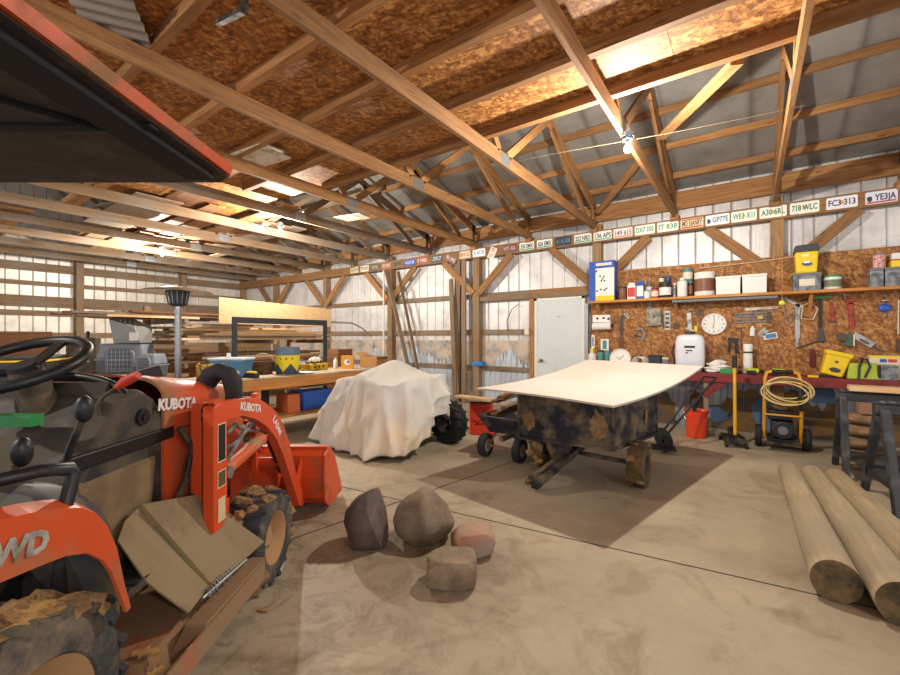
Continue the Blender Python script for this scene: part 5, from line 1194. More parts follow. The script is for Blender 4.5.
B().bar((p0 + d_) / 2 + V((-.0, -.02, -.10)), (p0 + d_) / 2 + V((.05, -.2, -.12)), .26, .012).out('toe_plate', M_black, t)
# pressure washer
WX0, WX1, WYp = .13, .50, 6.45
pw = thing('pressure_washer', 'pressure washer with yellow tubular frame and coiled pale hose', 'pressure washer', ((WX0 + WX1) / 2, WYp, 0)); hw = (WX1 - WX0) / 2
M_pw = P('frame_yellow', '#d99a2b', .4)
b = B()
for s in (-1, 1): b.tube([(s * hw * .95, .06, .1), (s * hw * .95, -.02, .5), (s * hw * .9, .0, .86), (s * hw * .8, .0, .93), (s * hw * .5, 0, .945)], .019, 10)
b.tube([(-hw * .95, -.02, .42), (hw * .95, -.02, .42)], .012, 8); b.out('frame', M_pw, pw, smooth=60)
B().tube([(-hw * .55, 0, .945), (hw * .55, 0, .945)], .024, 10).out('handle_grip', M_blackr, pw, smooth=60)
b = B().b2((-hw * .8, -.08, .10), (hw * .8, .3, .14)).b2((-hw * .9, -.14, .08), (hw * .9, -.10, .11)); b.out('base_plate', M_dkmet, pw)
b = B().b2((-hw * .6, -.02, .14), (hw * .6, .26, .34)).b2((-hw * .75, .0, .36), (hw * .5, .2, .47)); b.cyl((0, -.02, .25), (0, -.09, .25), .105, n=24); b.out('engine', M_blk2, pw, bevel=.012, smooth=40)
B().cyl((0, -.09, .25), (0, -.10, .25), .05, n=20).out('recoil_cover', M_grey, pw); B().b2((-hw * .5, .02, .47), (hw * .3, .18, .56)).out('fuel_tank', P('tank_tan', '#6e5d43', .6), pw, bevel=.03)
for s in (-1, 1):
    B().lathe([(.02, -.03), (.12, -.035), (.135, -.02), (.135, .02), (.12, .035), (.02, .03)], 28, Mx.Translation((s * (hw + .05), .1, .135)) @ XAX).out('wheel', M_blackr, pw, smooth=40)
    B().cyl((s * (hw + .012), .1, .135), (s * (hw + .088), .1, .135), .05, n=18).out('hub', M_grey, pw)
hs = B(); hr = random.Random(2)
for k in range(5):
    cx_, cz_, rx, rz_ = .03 + hr.uniform(-.02, .03), .72 + hr.uniform(-.03, .03), .235 + hr.uniform(-.04, .02), .16 + hr.uniform(-.05, .02); ph = hr.uniform(-.5, .3)
    hs.tube([(cx_ + rx * math.cos(a) * math.cos(ph) - rz_ * math.sin(a) * math.sin(ph), -.045 - .018 * k, cz_ + rx * math.cos(a) * math.sin(ph) * .7 + rz_ * math.sin(a) * math.cos(ph)) for a in [2 * PI * i / 36 for i in range(36)]], .0085, 8, True)
hs.out('coiled_hose', P('hose_pale', '#cdb679', .5), pw, smooth=True)
B().tube([(hw * .9, -.05, .78), (hw * .85, -.08, .62), (hw * .95, -.06, .5)], .022, 8).out('spray_gun', M_black, pw, smooth=60)
# paper bags under the bench end
M_bag = P('paper_bag', '#8d6f52', .85, 0, '#5c4a3a', 5, .4)
for k, (x, z, w2, lab) in enumerate(((1.02, 0, .42, 'bottom brown paper bag of the stack under the bench end'), (1.0, .13, .40, 'second brown paper bag from the floor in the stack under the bench end'), (1.03, .26, .40, 'third brown paper bag from the floor in the stack under the bench end'), (1.05, .39, .36, 'topmost brown paper bag of the stack under the bench end'))):
    b = B().rock((0, 0, .065), (w2 * 1.15, .42, .15), k + 2, 3, .12, 1.4)
    for v in b.bm.verts: v.co.z = min(max(v.co.z, 0), .128)
    tag(b.out('paper_bag', M_bag, None, (x, 6.5, z), (0, 0, .1 * k), smooth=60), lab, 'bag', 'paper bags stacked under the bench')
tag(B().b2((-.12, -.12, 0), (.12, .12, .1)).out('cardboard_box', P('carton_pink', '#a67c63', .8), None, (1.1, 6.45, .525), bevel=.004), 'small brown carton lying on the stack of paper bags', 'box')
tag(B().b2((-.28, -.2, 0), (.28, .2, .07)).out('flat_case', M_grey, None, (1.2, 6.03, .0), bevel=.01), 'flat grey case on the floor behind the sawhorses', 'case')
# ================================================================ LICENCE PLATES ALONG THE HEADER
PLG = 'licence plates nailed along the header'
pc = {}
def PM(h_): return P('plate_' + h_.lstrip('#'), h_, .45, .1)
plates = [  # picture left, right, plate colour, characters, ink, band colour, tilt, label
    (349, 359.7, '#cfc7a6', '53-917', '#6b6a4a', None, 0, 'cream plate, farthest left of all the plates on the header'),
    (360.2, 369.2, '#dcd8c2', 'TV-571', '#3f4a4c', None, 0, 'pale plate next to the cream leftmost plate'),
    (370, 380, '#5c5f58', '875', '#a9a996', None, 0, 'dull grey-green plate third from the left end'),
    (381, 391.7, '#a06a55', 'KE 407', '#d9b49c', None, 0, 'faded red plate fourth from the left end'),
    (392.5, 403, '#6d6450', '2H5', '#2b2b26', None, 0, 'dark tan plate fifth from the left end'),
    (404, 416, '#3f57a8', '6 LN 36', '#c5d0ea', None, 0, 'blue plate with pale characters between the tan and red plates'),
    (417, 427.5, '#9c5a48', 'F 7405', '#e0c8b8', None, 0, 'rusty red plate right of the blue plate'),
    (431, 443, '#4a5357', 'ZK7', '#b8c4c8', None, 0, 'dark slate plate with pale characters'),
    (445, 457, '#7d5a55', '83 442', '#cbb6aa', None, .5, 'tilted maroon plate drooping below the header by the doubled post'),
    (459.5, 470.5, '#d3bfa0', 'BH 21', '#a36c58', None, 0, 'tan plate above the doubled post'),
    (472, 486, '#dfe4ea', 'A 4176', '#4f86b8', None, 0, 'white plate with light blue characters by the steeply tilted plate'),
    (487, 497.5, '#d9cfc0', '72 18', '#9d7a6c', None, -1.1, 'pale plate hanging steeply tilted at the knee brace'),
    (502, 517, '#6e4247', 'W71 406', '#c09a95', None, 0, 'dark maroon plate just right of the steeply tilted one'),
    (519, 534.7, '#e6e6de', '350 EMX', '#2b3a46', '#4f9d86', 0, 'white plate reading 350 EMX with a green foot'),
    (536.3, 553, '#e6e6de', '626 EMX', '#2b3a46', '#4f9d86', 0, 'white plate reading 626 EMX with a green foot'),
    (554.5, 572, '#303d55', '41 A 508', '#6d7a92', None, 0, 'dark blue plate between white plates'),
    (573.6, 592.3, '#e6e6de', '252 NRD', '#2b3a46', '#4f9d86', 0, 'white plate reading 252 NRD with a green foot'),
    (593.2, 612.2, '#e9e9df', '136 APS', '#2b3a46', '#6cb39a', 0, 'white plate reading 136 APS with a green foot'),
    (613, 633, '#ebe5da', '149 615', '#8a4a80', '#d98a7a', 0, 'white plate reading 149 615 in purple'),
    (634.5, 655.2, '#e9ebe2', 'DX7 350', '#3f8a7a', None, 0, 'white plate with teal characters, left one of a pair'),
    (657, 678.6, '#e9ebe2', 'IT 038', '#3f8a7a', None, 0, 'white plate with teal characters and yellow centre, left of the red-banded plate'),
    (680, 704, '#ddc79a', 'MO 5SANRY', '#2b2420', '#b5392b', 0, 'yellowish plate with red bands and dark characters'),
    (705.4, 729.8, '#dfe6ee', 'GP77E', '#54707c', None, 0, 'pale blue-white plate with a dark figure and characters GP77E'),
    (731, 757, '#eceee4', 'WE3 X1I', '#3f8a64', None, 0, 'white plate with green characters and yellow centre'),
    (759.2, 787, '#eceee4', 'A30 6RL', '#2f7a5c', '#e2a35a', 0, 'white plate with green characters and an orange fruit centre, at the wall post'),
    (789.6, 819.6, '#eceee4', '718 WLC', '#2f7a5c', '#e2a35a', 0, 'white plate reading 718 WLC with an orange fruit centre'),
    (826, 858, '#e9e7ea', 'FC3 313', '#2b2f6b', '#e0a24a', 0, 'white plate reading FC3 313 with a red centre'),
    (865, 898, '#dcdfee', 'YE3JA', '#2b3350', '#c85a5a', 0, 'farthest right plate, reading YE3JA with a dark bird'),
]
prevx = None
for i, (x0, x1, colr, body, ink, band, tilt, lab) in enumerate(plates):
    X = (aY(x0, 230, 7.25).x + aY(x1, 230, 7.25).x) / 2
    zc = (HB + HT) / 2 + .002 - (.045 if tilt else 0)
    t = thing('licence_plate', lab, 'licence plate', (X, 7.2495, zc), 0, PLG); t.rotation_euler = (0, tilt, 0)
    w_, h_ = min(.300, abs(aY(x1, 230, 7.25).x - aY(x0, 230, 7.25).x) * .985), .152
    fr = frame((0, 0, 0), (1, 0, 0), (0, 0, 1))
    pts = []
    for cx_, cz_, a0 in ((w_ / 2 - .016, h_ / 2 - .016, 0), (-w_ / 2 + .016, h_ / 2 - .016, PI / 2), (-w_ / 2 + .016, -h_ / 2 + .016, PI), (w_ / 2 - .016, -h_ / 2 + .016, 1.5 * PI)):
        for k in range(4): a = a0 + k * PI / 6; pts.append((cx_ + .016 * math.cos(a), cz_ + .016 * math.sin(a)))
    B().prism(pts, .002, fr).out('plate', PM(colr), t)
    if band:
        b = B(); b.b2((-w_ * .46, -.0028, -h_ * .44), (w_ * .46, -.0018, -h_ * .30))
        if colr == '#ddc79a': b.b2((-w_ * .46, -.0028, h_ * .32), (w_ * .46, -.0018, h_ * .44))
        if band in ('#e2a35a', '#e0a24a'): b = B(); b.cyl((0, -.0018, 0), (0, -.0026, 0), .026, n=16)
        b.out('coloured_band', PM(band), t)
    if 'yellow centre' in lab: B().cyl((0, -.0018, 0), (0, -.0026, 0), .022, n=14).out('yellow_mark', PM('#d9b84a'), t)
    if 'dark figure' in lab or 'dark bird' in lab: B().rock((-w_ * .36, -.0024, -.01), (.05, .001, .07), i, 2, .35).out('figure_mark', PM('#3a3f55'), t)
    ox = .035 if ('dark figure' in lab or 'dark bird' in lab) else 0
    tx = text('lettering', body, .108, PM(ink), t, frame((ox, -.0032, -.002), (1, 0, 0), (0, 0, 1)), .0006, .0025, 1.0)
    wd = max(v.co.x for v in tx.data.vertices) - min(v.co.x for v in tx.data.vertices)
    k = min(1.25, (w_ * (.86 if not ox else .66)) / wd)
    for v in tx.data.vertices: v.co.x = ox + (v.co.x - ox) * k
# ================================================================ LEFT SIDE: WORK TABLE
TZ = .835; tX0, tX1, tY0, tY1 = -5.15, -5.95, 1.95, 5.25
wt = thing('work_table', 'long wooden work table with a pale top behind the tractor loader', 'table', ((tX0 + tX1) / 2, (tY0 + tY1) / 2, 0)); wo = V(((tX0 + tX1) / 2, (tY0 + tY1) / 2, 0))
M_ttop = P('table_top', '#b8a88e', .7, 0, '#8a7760', 3, .4)
B().b2(V((tX1, tY0, TZ - .02)) - wo, V((tX0 + .01, tY1, TZ)) - wo).out('top', M_ttop, wt)
for x in (tX0, tX1 + .04): beam('apron', V((x - .02, tY0, TZ - .09)) - wo, V((x - .02, tY1, TZ - .09)) - wo, .04, .14, W_bench, wt)
for y in (tY0 + .1, 2.62, 2.95, tY1 - .08):
    for x in (tX0 - .09, tX1 + .12): beam('leg', V((x, y, .06)) - wo, V((x, y, TZ - .03)) - wo, .09, .09, W_bench, wt)
    B().cyl(V((tX0 - .11, y, .045)) - wo, V((tX0 - .06, y, .045)) - wo, .045).out('caster', M_black, wt)
B().b2(V((tX1 + .05, tY0, .26)) - wo, V((tX0 - .01, tY1, .30)) - wo).out('lower_shelf', W_bench, wt)
def ptx(px_, py_, X): return aX(px_, py_, X)
def tslot(x0, x1, y0, X):
    a, b_ = aX(x0, y0, X), aX(x1, y0, X); return (a.y + b_.y) / 2, abs(b_.y - a.y), (a.z + b_.z) / 2
TS = TZ + .001
def wide(x0, x1, X):
    """apparent width seen from the doorway, in metres, for round things"""
    a = aX((x0 + x1) / 2, 337, X); D = -a.x * SN + a.y * CS; return (x1 - x0) * D / 418
# straw bundle
y, w_, zt = tslot(194, 214, 361, -5.45); w_ = wide(194, 214, -5.45)
t = thing('straw_bundle', 'clump of dry tan straw with yellow flower heads on the work table', 'dried flowers', (-5.45, y, TS)); b = B(); sr = random.Random(4)
for k in range(90):
    a = sr.random() * 2 * PI; q = sr.random() * w_ * .35; p0 = V((q * math.cos(a), q * math.sin(a), 0)); p1 = p0 * 1.35 + V((sr.uniform(-.03, .03), sr.uniform(-.03, .03), sr.uniform(.12, .20))); b.bar(p0, p1, .012, .012)
b.out('straw', P('straw', '#a98a4e', .9), t); b = B()
for k in range(16): b.rock((sr.uniform(-.1, .1), sr.uniform(-.1, .1), sr.uniform(.15, .20)), (.03, .03, .025), k, 1, .3)
b.out('flower_heads', P('flower_yellow', '#c7a63c', .9), t)
# blue tub with white lid
y = tslot(213, 250, 356, -5.6)[0]; w_ = wide(214, 249, -5.6); h_ = tslot(213, 250, 357, -5.6)[2] - TS
t = thing('plastic_tub', 'blue translucent tub with a white lid on the work table', 'tub', (-5.6, y, TS), YAW)
B().loft([(-w_ * .40, -.14, 0), (w_ * .40, -.14, 0), (w_ * .40, .14, 0), (-w_ * .40, .14, 0)], [(-w_ * .47, -.17, h_ * .85), (w_ * .47, -.17, h_ * .85), (w_ * .47, .17, h_ * .85), (-w_ * .47, .17, h_ * .85)]).out('body', P('tub_blue_clear', '#4a7fa8', .35), t, bevel=.02)
B().box((0, 0, h_ * .91), (w_, .37, h_ * .12)).out('lid', P('lid_bluewhite', '#b9cdd8', .4), t, bevel=.015); B().cyl((-w_ * .1, 0, h_ * .97), (-w_ * .1, 0, h_ * 1.2), .025).out('lid_knob', M_white, t)
B().box((w_ * .3, -.162, h_ * .25), (.07, .004, .05)).out('sticker', M_white, t)
# basket
y = tslot(252, 274, 356, -5.7)[0]
t = thing('basket', 'dark brown woven basket with a bent hoop handle on the work table', 'basket', (-5.7, y, TS), YAW)
B().lathe([(0, 0), (.12, 0), (.16, .17), (.165, .18), (.15, .17), (.11, .012), (0, .012)], 20).out('bowl', P('wicker', '#6b4a30', .85, 0, '#3f2a1c', 30, .5), t, smooth=50)
B().tube([(.15 * math.cos(a), 0, .17 + .12 * math.sin(a)) for a in [PI * k / 14 for k in range(15)]], .009, 6).out('hoop_handle', P('hoop', '#b8a48a', .6), t, smooth=True)
t = thing('yellow_tool', 'low yellow and black tool lying between blue tub and basket', 'tool', (-5.27, tslot(246, 258, 366, -5.27)[0], TS), .2)
B().box((0, 0, .03), (.2, .07, .06)).out('case', M_blk2, t, bevel=.01); B().box((0, 0, .072), (.13, .06, .025)).out('yellow_top', M_yel, t, bevel=.008)
# bucket with yellow print
y = tslot(276, 299, 348, -5.45)[0]; w_ = wide(276, 299.5, -5.45); h_ = tslot(276, 299, 347, -5.45)[2] - TS
t = thing('printed_bucket', 'yellow bucket printed with dark peaks, grey-blue rim, on the work table', 'bucket', (-5.45, y, TS), YAW); r = w_ / 2
B().lathe([(0, 0), (r * .9, 0), (r * .97, h_ * .70), (r * .97, h_ * .72)], 28).out('body', P('bucket_yel', '#dccb1f', .45), t, smooth=50)
B().lathe([(r * .98, h_ * .70), (r * 1.02, h_ * .71), (r * 1.0, h_), (r * .95, h_), (r * .93, h_ * .74), (0, h_ * .74)], 28).out('rim', P('bucket_rim', '#5b7287', .45), t, smooth=40)
b = B()
for k in range(5):
    a0 = 2 * PI * k / 5 - .3; n = 8
    for j in range(n):
        u0, u1 = j / n, (j + 1) / n; f = lambda u: h_ * (.10 + .30 * (1 - abs(2 * u - 1)))
        A = [(r * (.91 + .02) * math.cos(a0 + 1.2 * u), r * .93 * math.sin(a0 + 1.2 * u), 0.002) for u in (u0, u1)]; Q = [(r * .965 * math.cos(a0 + 1.2 * u), r * .965 * math.sin(a0 + 1.2 * u), f(u)) for u in (u1, u0)]
        vs_ = [b.bm.verts.new(q) for q in A + Q]; b.bm.faces.new(vs_)
b.out('peak_print', P('peak_dark', '#35424f', .5), t)
b = B()
for k in range(4): a = -PI / 2 + .5 * (k - 1.5); b.rock((r * .975 * math.cos(a), r * .975 * math.sin(a), h_ * .58), (.03, .03, .035), k, 1, .3)
b.out('print_dots', P('dots_brown', '#9c6a4a', .5), t)
tote('yellow_case', '', 'case', 0, 1, 300, 7, 0, .1, M_yel, M_yel) if False else None
y = tslot(301, 327, 364, -5.7)[0]
t = thing('tool_case', 'low yellow open tool case full of small parts on the work table', 'case', (-5.7, y, TS), .25); B().box((0, 0, .055), (.22, .42, .11)).out('tray', P('case_yel', '#c9a324', .5, 0, '#7b6a2a', 12, .4), t, bevel=.012)
b = B()
for k in range(14): b.rock((sr.uniform(-.09, .09), sr.uniform(-.18, .18), .12), (.06, .06, .05), k, 1, .3)
b.out('loose_parts', M_dkmet, t)
b = B()
for k in range(3): b.cyl((.112, -.12 + .1 * k, .06), (.116, -.12 + .1 * k, .06), .022, n=10)
b.out('latches', M_blk2, t)
t = thing('paper_scrap', 'crumpled white packaging on top of the yellow tool case', 'packaging', (-5.72, y + .02, TS + .13)); B().rock((0, 0, .04), (.14, .2, .08), 5, 3, .5, 2.5).out('paper', M_white, t)
tag(B().lathe([(0, 0), (.10, 0), (.13, .018), (.125, .02), (.095, .006), (0, .006)], 24).out('white_plate', M_white, None, (-5.3, tslot(298, 314, 372, -5.3)[0], TS), smooth=40), 'white plate at the front edge of the work table', 'plate')
y = tslot(333, 338, 356, -5.75)[0]
t = thing('bottle', 'white bottle standing left of the orange box on the work table', 'bottle', (-5.75, y, TS)); B().lathe([(0, 0), (.035, 0), (.035, .13), (.015, .16), (.015, .18), (0, .18)], 16).out('body', M_white, t, smooth=40); B().cyl((0, 0, .18), (0, 0, .2), .017).out('cap', M_grey, t)
y = tslot(341, 354, 354, -5.5)[0]
t = thing('orange_carton', 'small orange printed carton on the far end of the work table', 'box', (-5.5, y, TS), YAW + .1); B().b2((-.10, -.06, 0), (.10, .06, .22)).out('carton', P('carton_orange', '#d69a3a', .6), t)
B().rock((0, -.0605, .11), (.11, .004, .10), 3, 2, .25).out('white_print', M_white, t); B().rock((.02, -.063, .12), (.05, .004, .05), 6, 2, .25).out('purple_print', P('print_purple', '#7a6a94', .5), t)
y = tslot(355, 384, 358, -5.65)[0]
t = thing('cardboard_box', 'open brown cardboard box behind the cloth cover at the table end', 'box', (-5.55, y, TS), .3); M_card = P('cardboard', '#a97d4c', .8)
b = B(); z_ = .19
for (a, q) in (((-.17, -.2, 0), (.17, -.19, z_)), ((-.17, .19, 0), (.17, .2, z_)), ((-.17, -.2, 0), (-.16, .2, z_)), ((.16, -.2, 0), (.17, .2, z_)), ((-.17, -.2, 0), (.17, .2, .008))): b.b2(a, q)
b.out('box', M_card, t); B().bar((.17, 0, z_), (.30, 0, z_ + .0), .38, .006).out('flap', M_card, t); B().bar((-.17, 0, z_), (-.27, 0, z_ + .06), .38, .006).out('flap', M_card, t)
# under the table
t = thing('storage_bin', 'blue plastic bin on the lower shelf of the work table', 'bin', (-5.35, tslot(298, 325, 400, -5.35)[0], .301), .0)
B().loft([(-.13, -.22, 0), (.13, -.22, 0), (.13, .22, 0), (-.13, .22, 0)], [(-.16, -.26, .26), (.16, -.26, .26), (.16, .26, .26), (-.16, .26, .26)]).out('body', M_blue, t, bevel=.01); B().b2((-.17, -.27, .24), (.17, .27, .275)).out('rim', M_blue, t, bevel=.006)
tag(B().b2((-.14, -.10, 0), (.14, .10, .25)).out('orange_crate', P('crate_orange', '#b8602c', .7), None, (-5.4, tslot(283, 297, 400, -5.4)[0] - .03, .301)), 'orange-brown crate left of the blue bin under the work table', 'crate')
for k in range(5): tag(beam('board_scrap', (-5.30 - .06 * k, 3.25 + .2 * k, .655 - .014 * k), (-5.5 + .05 * k, 3.7 + .2 * k, .60 + .012 * k), .1, .012, [W_pale, W_lum, W_old][k % 3]), 'pale board offcut heaped on the bin under the work table', 'board', 'offcuts under the work table')
tag(B().cyl((0, 0, 0), (0, 0, .40), .09, n=18).out('black_drum', M_blackr, None, (-5.55, 3.22, .301), smooth=40), 'black drum left of the orange-brown crate under the work table', 'drum')
# steel frame behind the table
fm = thing('shelving_frame', 'dark grey slotted steel shelving frame standing behind the work table', 'shelving', (-6.1, 3.85, 0)); M_slot = P('slot_steel', '#3d434b', .5, .3)
ya, yb = aX(234.5, 340, -6.05).y - 3.85, aX(325, 340, -6.05).y - 3.85; zf = 1.66
for y in (ya, yb):
    for x in (.05,): B().b2((x - .02, y - .03, 0), (x + .02, y + .03, zf)).out('upright', M_slot, fm)
    b = B()
    for k in range(18): b.b2((.0705, y - .008, .75 + k * .05), (.0715, y + .008, .765 + k * .05))
    b.out('slot_row', M_blk2, fm)
    B().b2((-.1, y - .03, 0), (.05, y + .03, .02)).out('foot', M_slot, fm)
for x in (.05,): B().b2((x - .015, ya, zf - .09), (x + .015, yb, zf)).out('top_rail', M_slot, fm)
B().b2((.03, ya, .80), (.07, yb, .90)).out('lower_rail', M_slot, fm)
# ================================================================ LUMBER BEHIND
lr = random.Random(21)
rk = thing('lumber_rack', 'timber lumber rack of posts and arms against the left side of the barn', 'rack', (-7.7, 4.0, 0))
for y in (-1.2, .3, 1.5):
    beam('post', (-.75, y, 0), (-.75, y, 1.9), .09, .09, W_old, rk)
    for z in (.92, 1.28, 1.62): beam('arm', (-.75, y + .07, z), (.62, y + .07, z), .05, .07, W_old, rk)
def lumber(n, X0, X1, z0, ya, yb, mats, lab, grp, dz=.04, w=(.09, .18), jit=.06):
    per = max(1, int((X1 - X0) / (w[1] + .02)))
    for i in range(n):
        c_, l_ = i % per, i // per; X = X0 + (c_ + .5) * (X1 - X0) / per; ww = lr.uniform(*w); z = z0 + l_ * dz + dz / 2
        y0 = ya + lr.uniform(-.4, .4); y1 = yb + lr.uniform(-.5, .4)
        o = beam('board', (X + lr.uniform(-jit, jit) * .3, y0, z), (X + lr.uniform(-jit, jit) * .5, y1, z + lr.uniform(-.003, .003)), ww, dz * .9, mats[i % len(mats)]); tag(o, lab, 'board', grp)
lumber(28, -8.3, -7.15, 1.316, 3.05, 5.4, [W_lum, W_old, W_lum, W_pale], 'board in the pale stack on the middle arms of the lumber rack', 'boards on the middle rack arms', .038)
for k in range(12):
    x_ = -7.22 - .2 * (k % 4); y_ = 2.88 + lr.uniform(0, .2); l_ = lr.uniform(.8, 1.15); z_ = 1.522 + .024 * (k // 4)
    tag(beam('board', (x_, y_, z_), (x_ + lr.uniform(-.06, .06), y_ + l_, z_), .075, .022, [W_lum, W_pale, W_old][k % 3]), 'short board thrown on top of the pale stack on the lumber rack', 'board', 'short boards on the pale stack')
lumber(14, -8.3, -7.15, .957, 3.05, 5.3, [W_dark, W_old, W_dark, W_lum], 'board in the dark stack on the lowest arms of the lumber rack', 'boards on the lowest rack arms', .045)
lumber(15, -8.35, -7.3, 1.657, 1.9, 3.6, [W_old, W_lum, W_dark], 'board in the stack sticking out on the top arms of the rack', 'boards on the top rack arms', .035)
p0, p1, p2, p3 = aX(219, 297, -6.95), aX(331, 309, -6.95), aX(331, 327, -6.95), aX(219, 323, -6.95)
t = thing('plywood_panel', 'large pale plywood panel standing on edge above the lumber stack', 'panel', p3)
b = B(); q = [v - p3 for v in (p3, p2, p1, p0)]; b.loft(q, [v + V((-.02, 0, 0)) for v in q]); b.out('panel', W_pale, t)
beam('support_cleat', V((-.05, .25, .02)), V((-.05, 1.9, .02)), .04, .05, W_old, t)
# wide brown planks along the left wall side
for k in range(5):
    tag(beam('wide_plank', (-9.3, 2.4 - .15 * k, 1.128 - .251 * k), (-9.3, 5.6 + .2 * k, 1.128 - .251 * k), .035, .25, [W_old, W_old, W_dark, W_dark, W_old][k]), ['top wide tan plank stacked on edge behind the dog crate', 'second wide plank from the top behind the dog crate', 'dark wide plank in the middle of the stack behind the dog crate', 'fourth wide plank, dark, low behind the dog crate', 'lowest wide plank resting by the floor behind the dog crate'][k], 'board', 'wide planks behind the dog crate')
beam_ = [tag(beam('plank_stake', (-9.25, y, 0), (-9.25, y, 1.6), .05, .05, W_old), lab, 'stake') for y, lab in ((2.7, 'wooden stake holding the wide planks near their left end'), (5.0, 'wooden stake holding the wide planks near the corner'))]
tag(beam('brown_board', (-13.75, 1.6, .75), (-13.75, 2.6, .75), .05, 1.5, W_dark), 'dark brown wide board standing against the left wall behind the steering wheel', 'board')
tag(B().tube([aX(325, 322, -7.0), aX(352, 323, -7.2), aX(362, 328, -7.4), aX(371, 336, -7.6)], .018, 8).out('bent_pipe', M_steel, None, smooth=60), 'bent grey pipe sticking out of the lumber rack toward the back wall', 'pipe')
tag(B().b2((-.15, -.17, 0), (.15, .17, 1.14)).out('wooden_cabinet', W_dark, None, (-6.32, aX(334, 350, -6.3).y + .16, .0)), 'narrow dark wooden cabinet at the right end of the steel shelving frame', 'cabinet')
# ================================================================ HEATER, CRATES, BOXES
hp = aD(178, 338, 5.9); M_hsteel = P('heater_steel', '#9a9da0', .3, .85)
t = thing('patio_heater', 'tall steel patio heater with a wide round dish behind the tractor hood', 'patio heater', (hp.x, hp.y, 0))
zt = EYE + (337.5 - 289.5) * 5.9 / 418
B().cyl((0, 0, .5), (0, 0, zt - .22), .042, n=16).out('pole', M_hsteel, t, smooth=50); B().lathe([(0, 0), (.23, 0), (.23, .03), (.2, .05), (.2, .45), (.06, .52), (0, .52)], 24).out('base', M_hsteel, t, smooth=40)
B().lathe([(0, zt + .05), (.10, zt + .04), (.42, zt - .02), (.44, zt - .035), (.435, zt - .04), (.1, zt + .025), (0, zt + .03)], 40).out('reflector_dish', M_hsteel, t, smooth=50)
B().lathe([(.05, zt - .24), (.11, zt - .22), (.15, zt - .05), (.15, zt - .02), (0, zt - .02)], 24).out('burner_head', M_blk2, t, smooth=40)
b = B()
for k in range(14): a = 2 * PI * k / 14; b.bar((.12 * math.cos(a), .12 * math.sin(a), zt - .2), (.152 * math.cos(a), .152 * math.sin(a), zt - .04), .008, .008)
b.out('burner_grille', M_hsteel, t)
B().lathe([(.043, zt - .34), (.055, zt - .34), (.055, zt - .29), (.043, zt - .29)], 18).out('collar', M_hsteel, t)
sb = thing('storage_bench', 'low plank bench carrying the dog crates and metal boxes', 'bench', (-7.5, 2.05, 0))
B().b2((-.55, -1.35, .76), (.5, .82, .80)).out('top', W_old, sb)
for x in (-.48, .42):
    for y in (-1.2, .7): beam('leg', (x, y, 0), (x, y, .76), .09, .09, W_old, sb)
def crate_(name, loc, rz, w_, d_, h_, label):
    t = thing(name, label, 'dog crate', loc, rz)
    M_c1, M_c2 = P('crate_light', '#868c98', .5), P('crate_dark', '#585d68', .5)
    B().loft([(-w_ * .46, -d_ * .46, 0), (w_ * .46, -d_ * .46, 0), (w_ * .46, d_ * .46, 0), (-w_ * .46, d_ * .46, 0)], [(-w_ / 2, -d_ / 2, h_ * .48), (w_ / 2, -d_ / 2, h_ * .48), (w_ / 2, d_ / 2, h_ * .48), (-w_ / 2, d_ / 2, h_ * .48)]).out('lower_shell', M_c2, t, bevel=.02)
    B().loft([(-w_ / 2, -d_ / 2, h_ * .52), (w_ / 2, -d_ / 2, h_ * .52), (w_ / 2, d_ / 2, h_ * .52), (-w_ / 2, d_ / 2, h_ * .52)], [(-w_ * .42, -d_ * .42, h_), (w_ * .42, -d_ * .42, h_), (w_ * .42, d_ * .42, h_), (-w_ * .42, d_ * .42, h_)]).out('upper_shell', M_c1, t, bevel=.03)
    B().b2((-w_ * .52, -d_ * .52, h_ * .475), (w_ * .52, d_ * .52, h_ * .525)).out('joint_flange', M_c1, t, bevel=.005)
    fr = [(w_ * .28 * sx, h_ * z) for sx, z in ((-1, .14), (1, .14), (1, .7), (.7, .86), (-.7, .86), (-1, .7))]
    m = frame((0, -d_ * .505, 0), (1, 0, 0), (0, 0, 1)); B().tube([m @ V((x, z, .0)) for x, z in fr], .016, 8, True).out('door_frame', M_c1, t, smooth=60)
    B().prism(fr, .006, m).out('door_opening', M_c2, t); b = B()
    for k in range(7): x = -w_ * .24 + w_ * .08 * k; b.bar((x, -d_ * .512 - .006, h_ * .15), (x, -d_ * .512 - .006, h_ * .82), .005, .005)
    for k in range(5): z = h_ * (.22 + .13 * k); b.bar((-w_ * .27, -d_ * .512 - .006, z), (w_ * .27, -d_ * .512 - .006, z), .005, .005)
    b.out('wire_door', M_steel, t)
q = aD(128, 372, 6.35); crate_('pet_crate', (q.x, q.y, .801), YAW + .25, .62, .48, .47, 'larger grey two-tone dog crate with a wire door behind the steering wheel')
q = aD(151, 372, 5.95); crate_('pet_crate', (q.x, q.y, .801), YAW + .1, .30, .34, .33, 'smaller grey pet crate in front of the larger dog crate')
q = aD(132, 345, 6.3)
t = thing('control_console', 'grey tilted metal console with buttons sitting above the larger dog crate', 'console', (q.x, q.y, 1.2755), YAW + .2, None)
B().loft([(-.16, -.17, 0), (.2, -.17, 0), (.2, .17, 0), (-.12, .17, 0)], [(-.24, -.14, .36), (.12, -.20, .24), (.2, .17, .26), (-.16, .17, .42)]).out('housing', P('console_grey', '#8b8e8c', .5, .2), t, bevel=.012); 
b = B()
for i in range(4):
    for j in range(2): b.sph((-.10 + .06 * i, -.10 + .12 * j, .345 - .03 * i + .015 * j), .018, u=8, v=6)
b.out('buttons', M_steel, t); B().box((.12, -.2, .1), (.12, .004, .12)).out('notice', M_white, t)
q = aD(84, 366, 6.75)
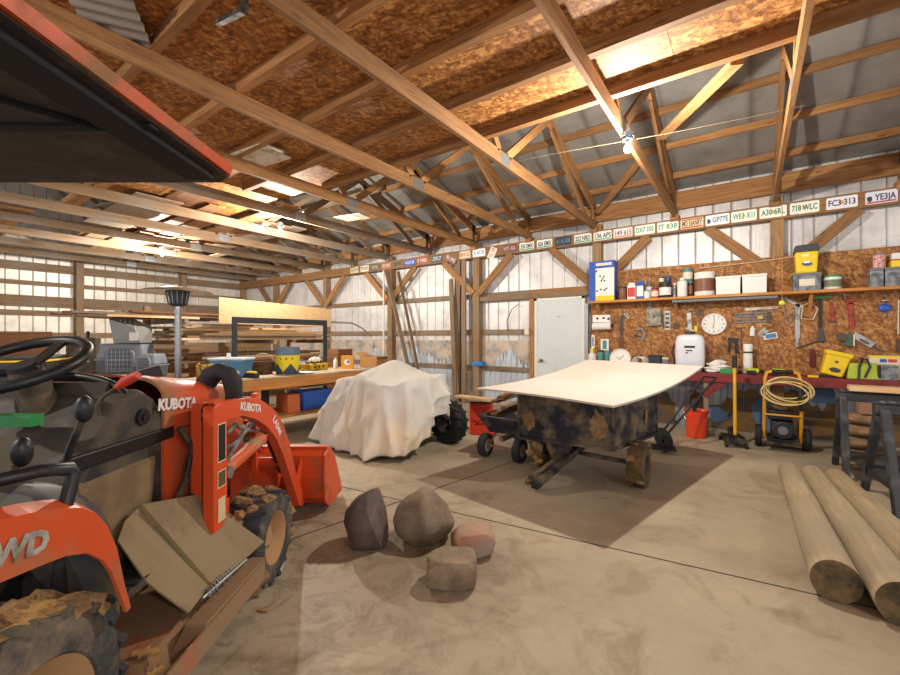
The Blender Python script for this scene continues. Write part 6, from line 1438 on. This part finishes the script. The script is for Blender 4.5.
t = thing('metal_cabinet_box', 'brownish metal box with warning stickers left of the larger dog crate', 'box', (q.x, q.y, .801), YAW + .5)
B().b2((-.18, -.18, 0), (.18, .18, .56)).out('housing', P('box_brown', '#7d6e60', .6, .2, '#54483c', 5, .5), t, bevel=.01)
B().box((.05, -.182, .36), (.12, .004, .07)).out('white_label', M_white, t); B().prism([(-.05, 0), (.05, 0), (0, .09)], .003, frame((.06, -.181, .17), (1, 0, 0), (0, 0, 1))).out('warning_triangle', P('warn_pale', '#c7bfb0', .5), t)
B().cyl((.05, 0, .56), (.05, 0, .63), .02).sph((.05, 0, .64), .026).out('knob', M_dkmet, t, smooth=40); B().cyl((-.08, -.05, .56), (-.08, -.05, .58), .05).out('cap', M_dkmet, t)
q = aD(22, 360, 4.45)
for k, lab in enumerate(('lower black tote with yellow lid, beneath another behind the steering wheel', 'upper black tote with a yellow lid seen through the steering wheel')):
    t = thing('storage_tote', lab, 'tote', (q.x, q.y, .582 * k), YAW + .5, 'black totes with yellow lids')
    B().loft([(-.26, -.36, 0), (.26, -.36, 0), (.26, .36, 0), (-.26, .36, 0)], [(-.31, -.41, .53), (.31, -.41, .53), (.31, .41, .53), (-.31, .41, .53)]).out('body', P('tote_black', '#2b2d30', .5), t, bevel=.02)
    B().b2((-.325, -.425, .53), (.325, .425, .55)).out('lid', M_yel, t, bevel=.006); B().b2((-.30, -.40, .55), (.30, .40, .581)).out('lid_top', P('tote_black', ''), t, bevel=.01)
# bits by the white door
tag(B().b2((-.12, -.07, 0), (.12, .07, .09)).out('blue_box', P('small_blue', '#2f80c8', .5), None, (aY(478, 380, 7.3).x, 7.33, .781), bevel=.006), 'small bright blue box on the lower girt left of the white door', 'box')
tag(B().tube([aY(508, 331, 7.38), aY(507, 320, 7.38), aY(512, 309, 7.38), aY(519, 304, 7.36)], .008, 6).out('wire', M_blk2, None, smooth=True), 'thin dark cable looping down the wall left of the white door', 'wire')
tag(B().b2((-.04, -.03, -.07), (.04, .03, .07)).out('switch_box', M_cream, None, aY(527, 331, 7.29)), 'cream switch box on the stud left of the white door', 'switch')
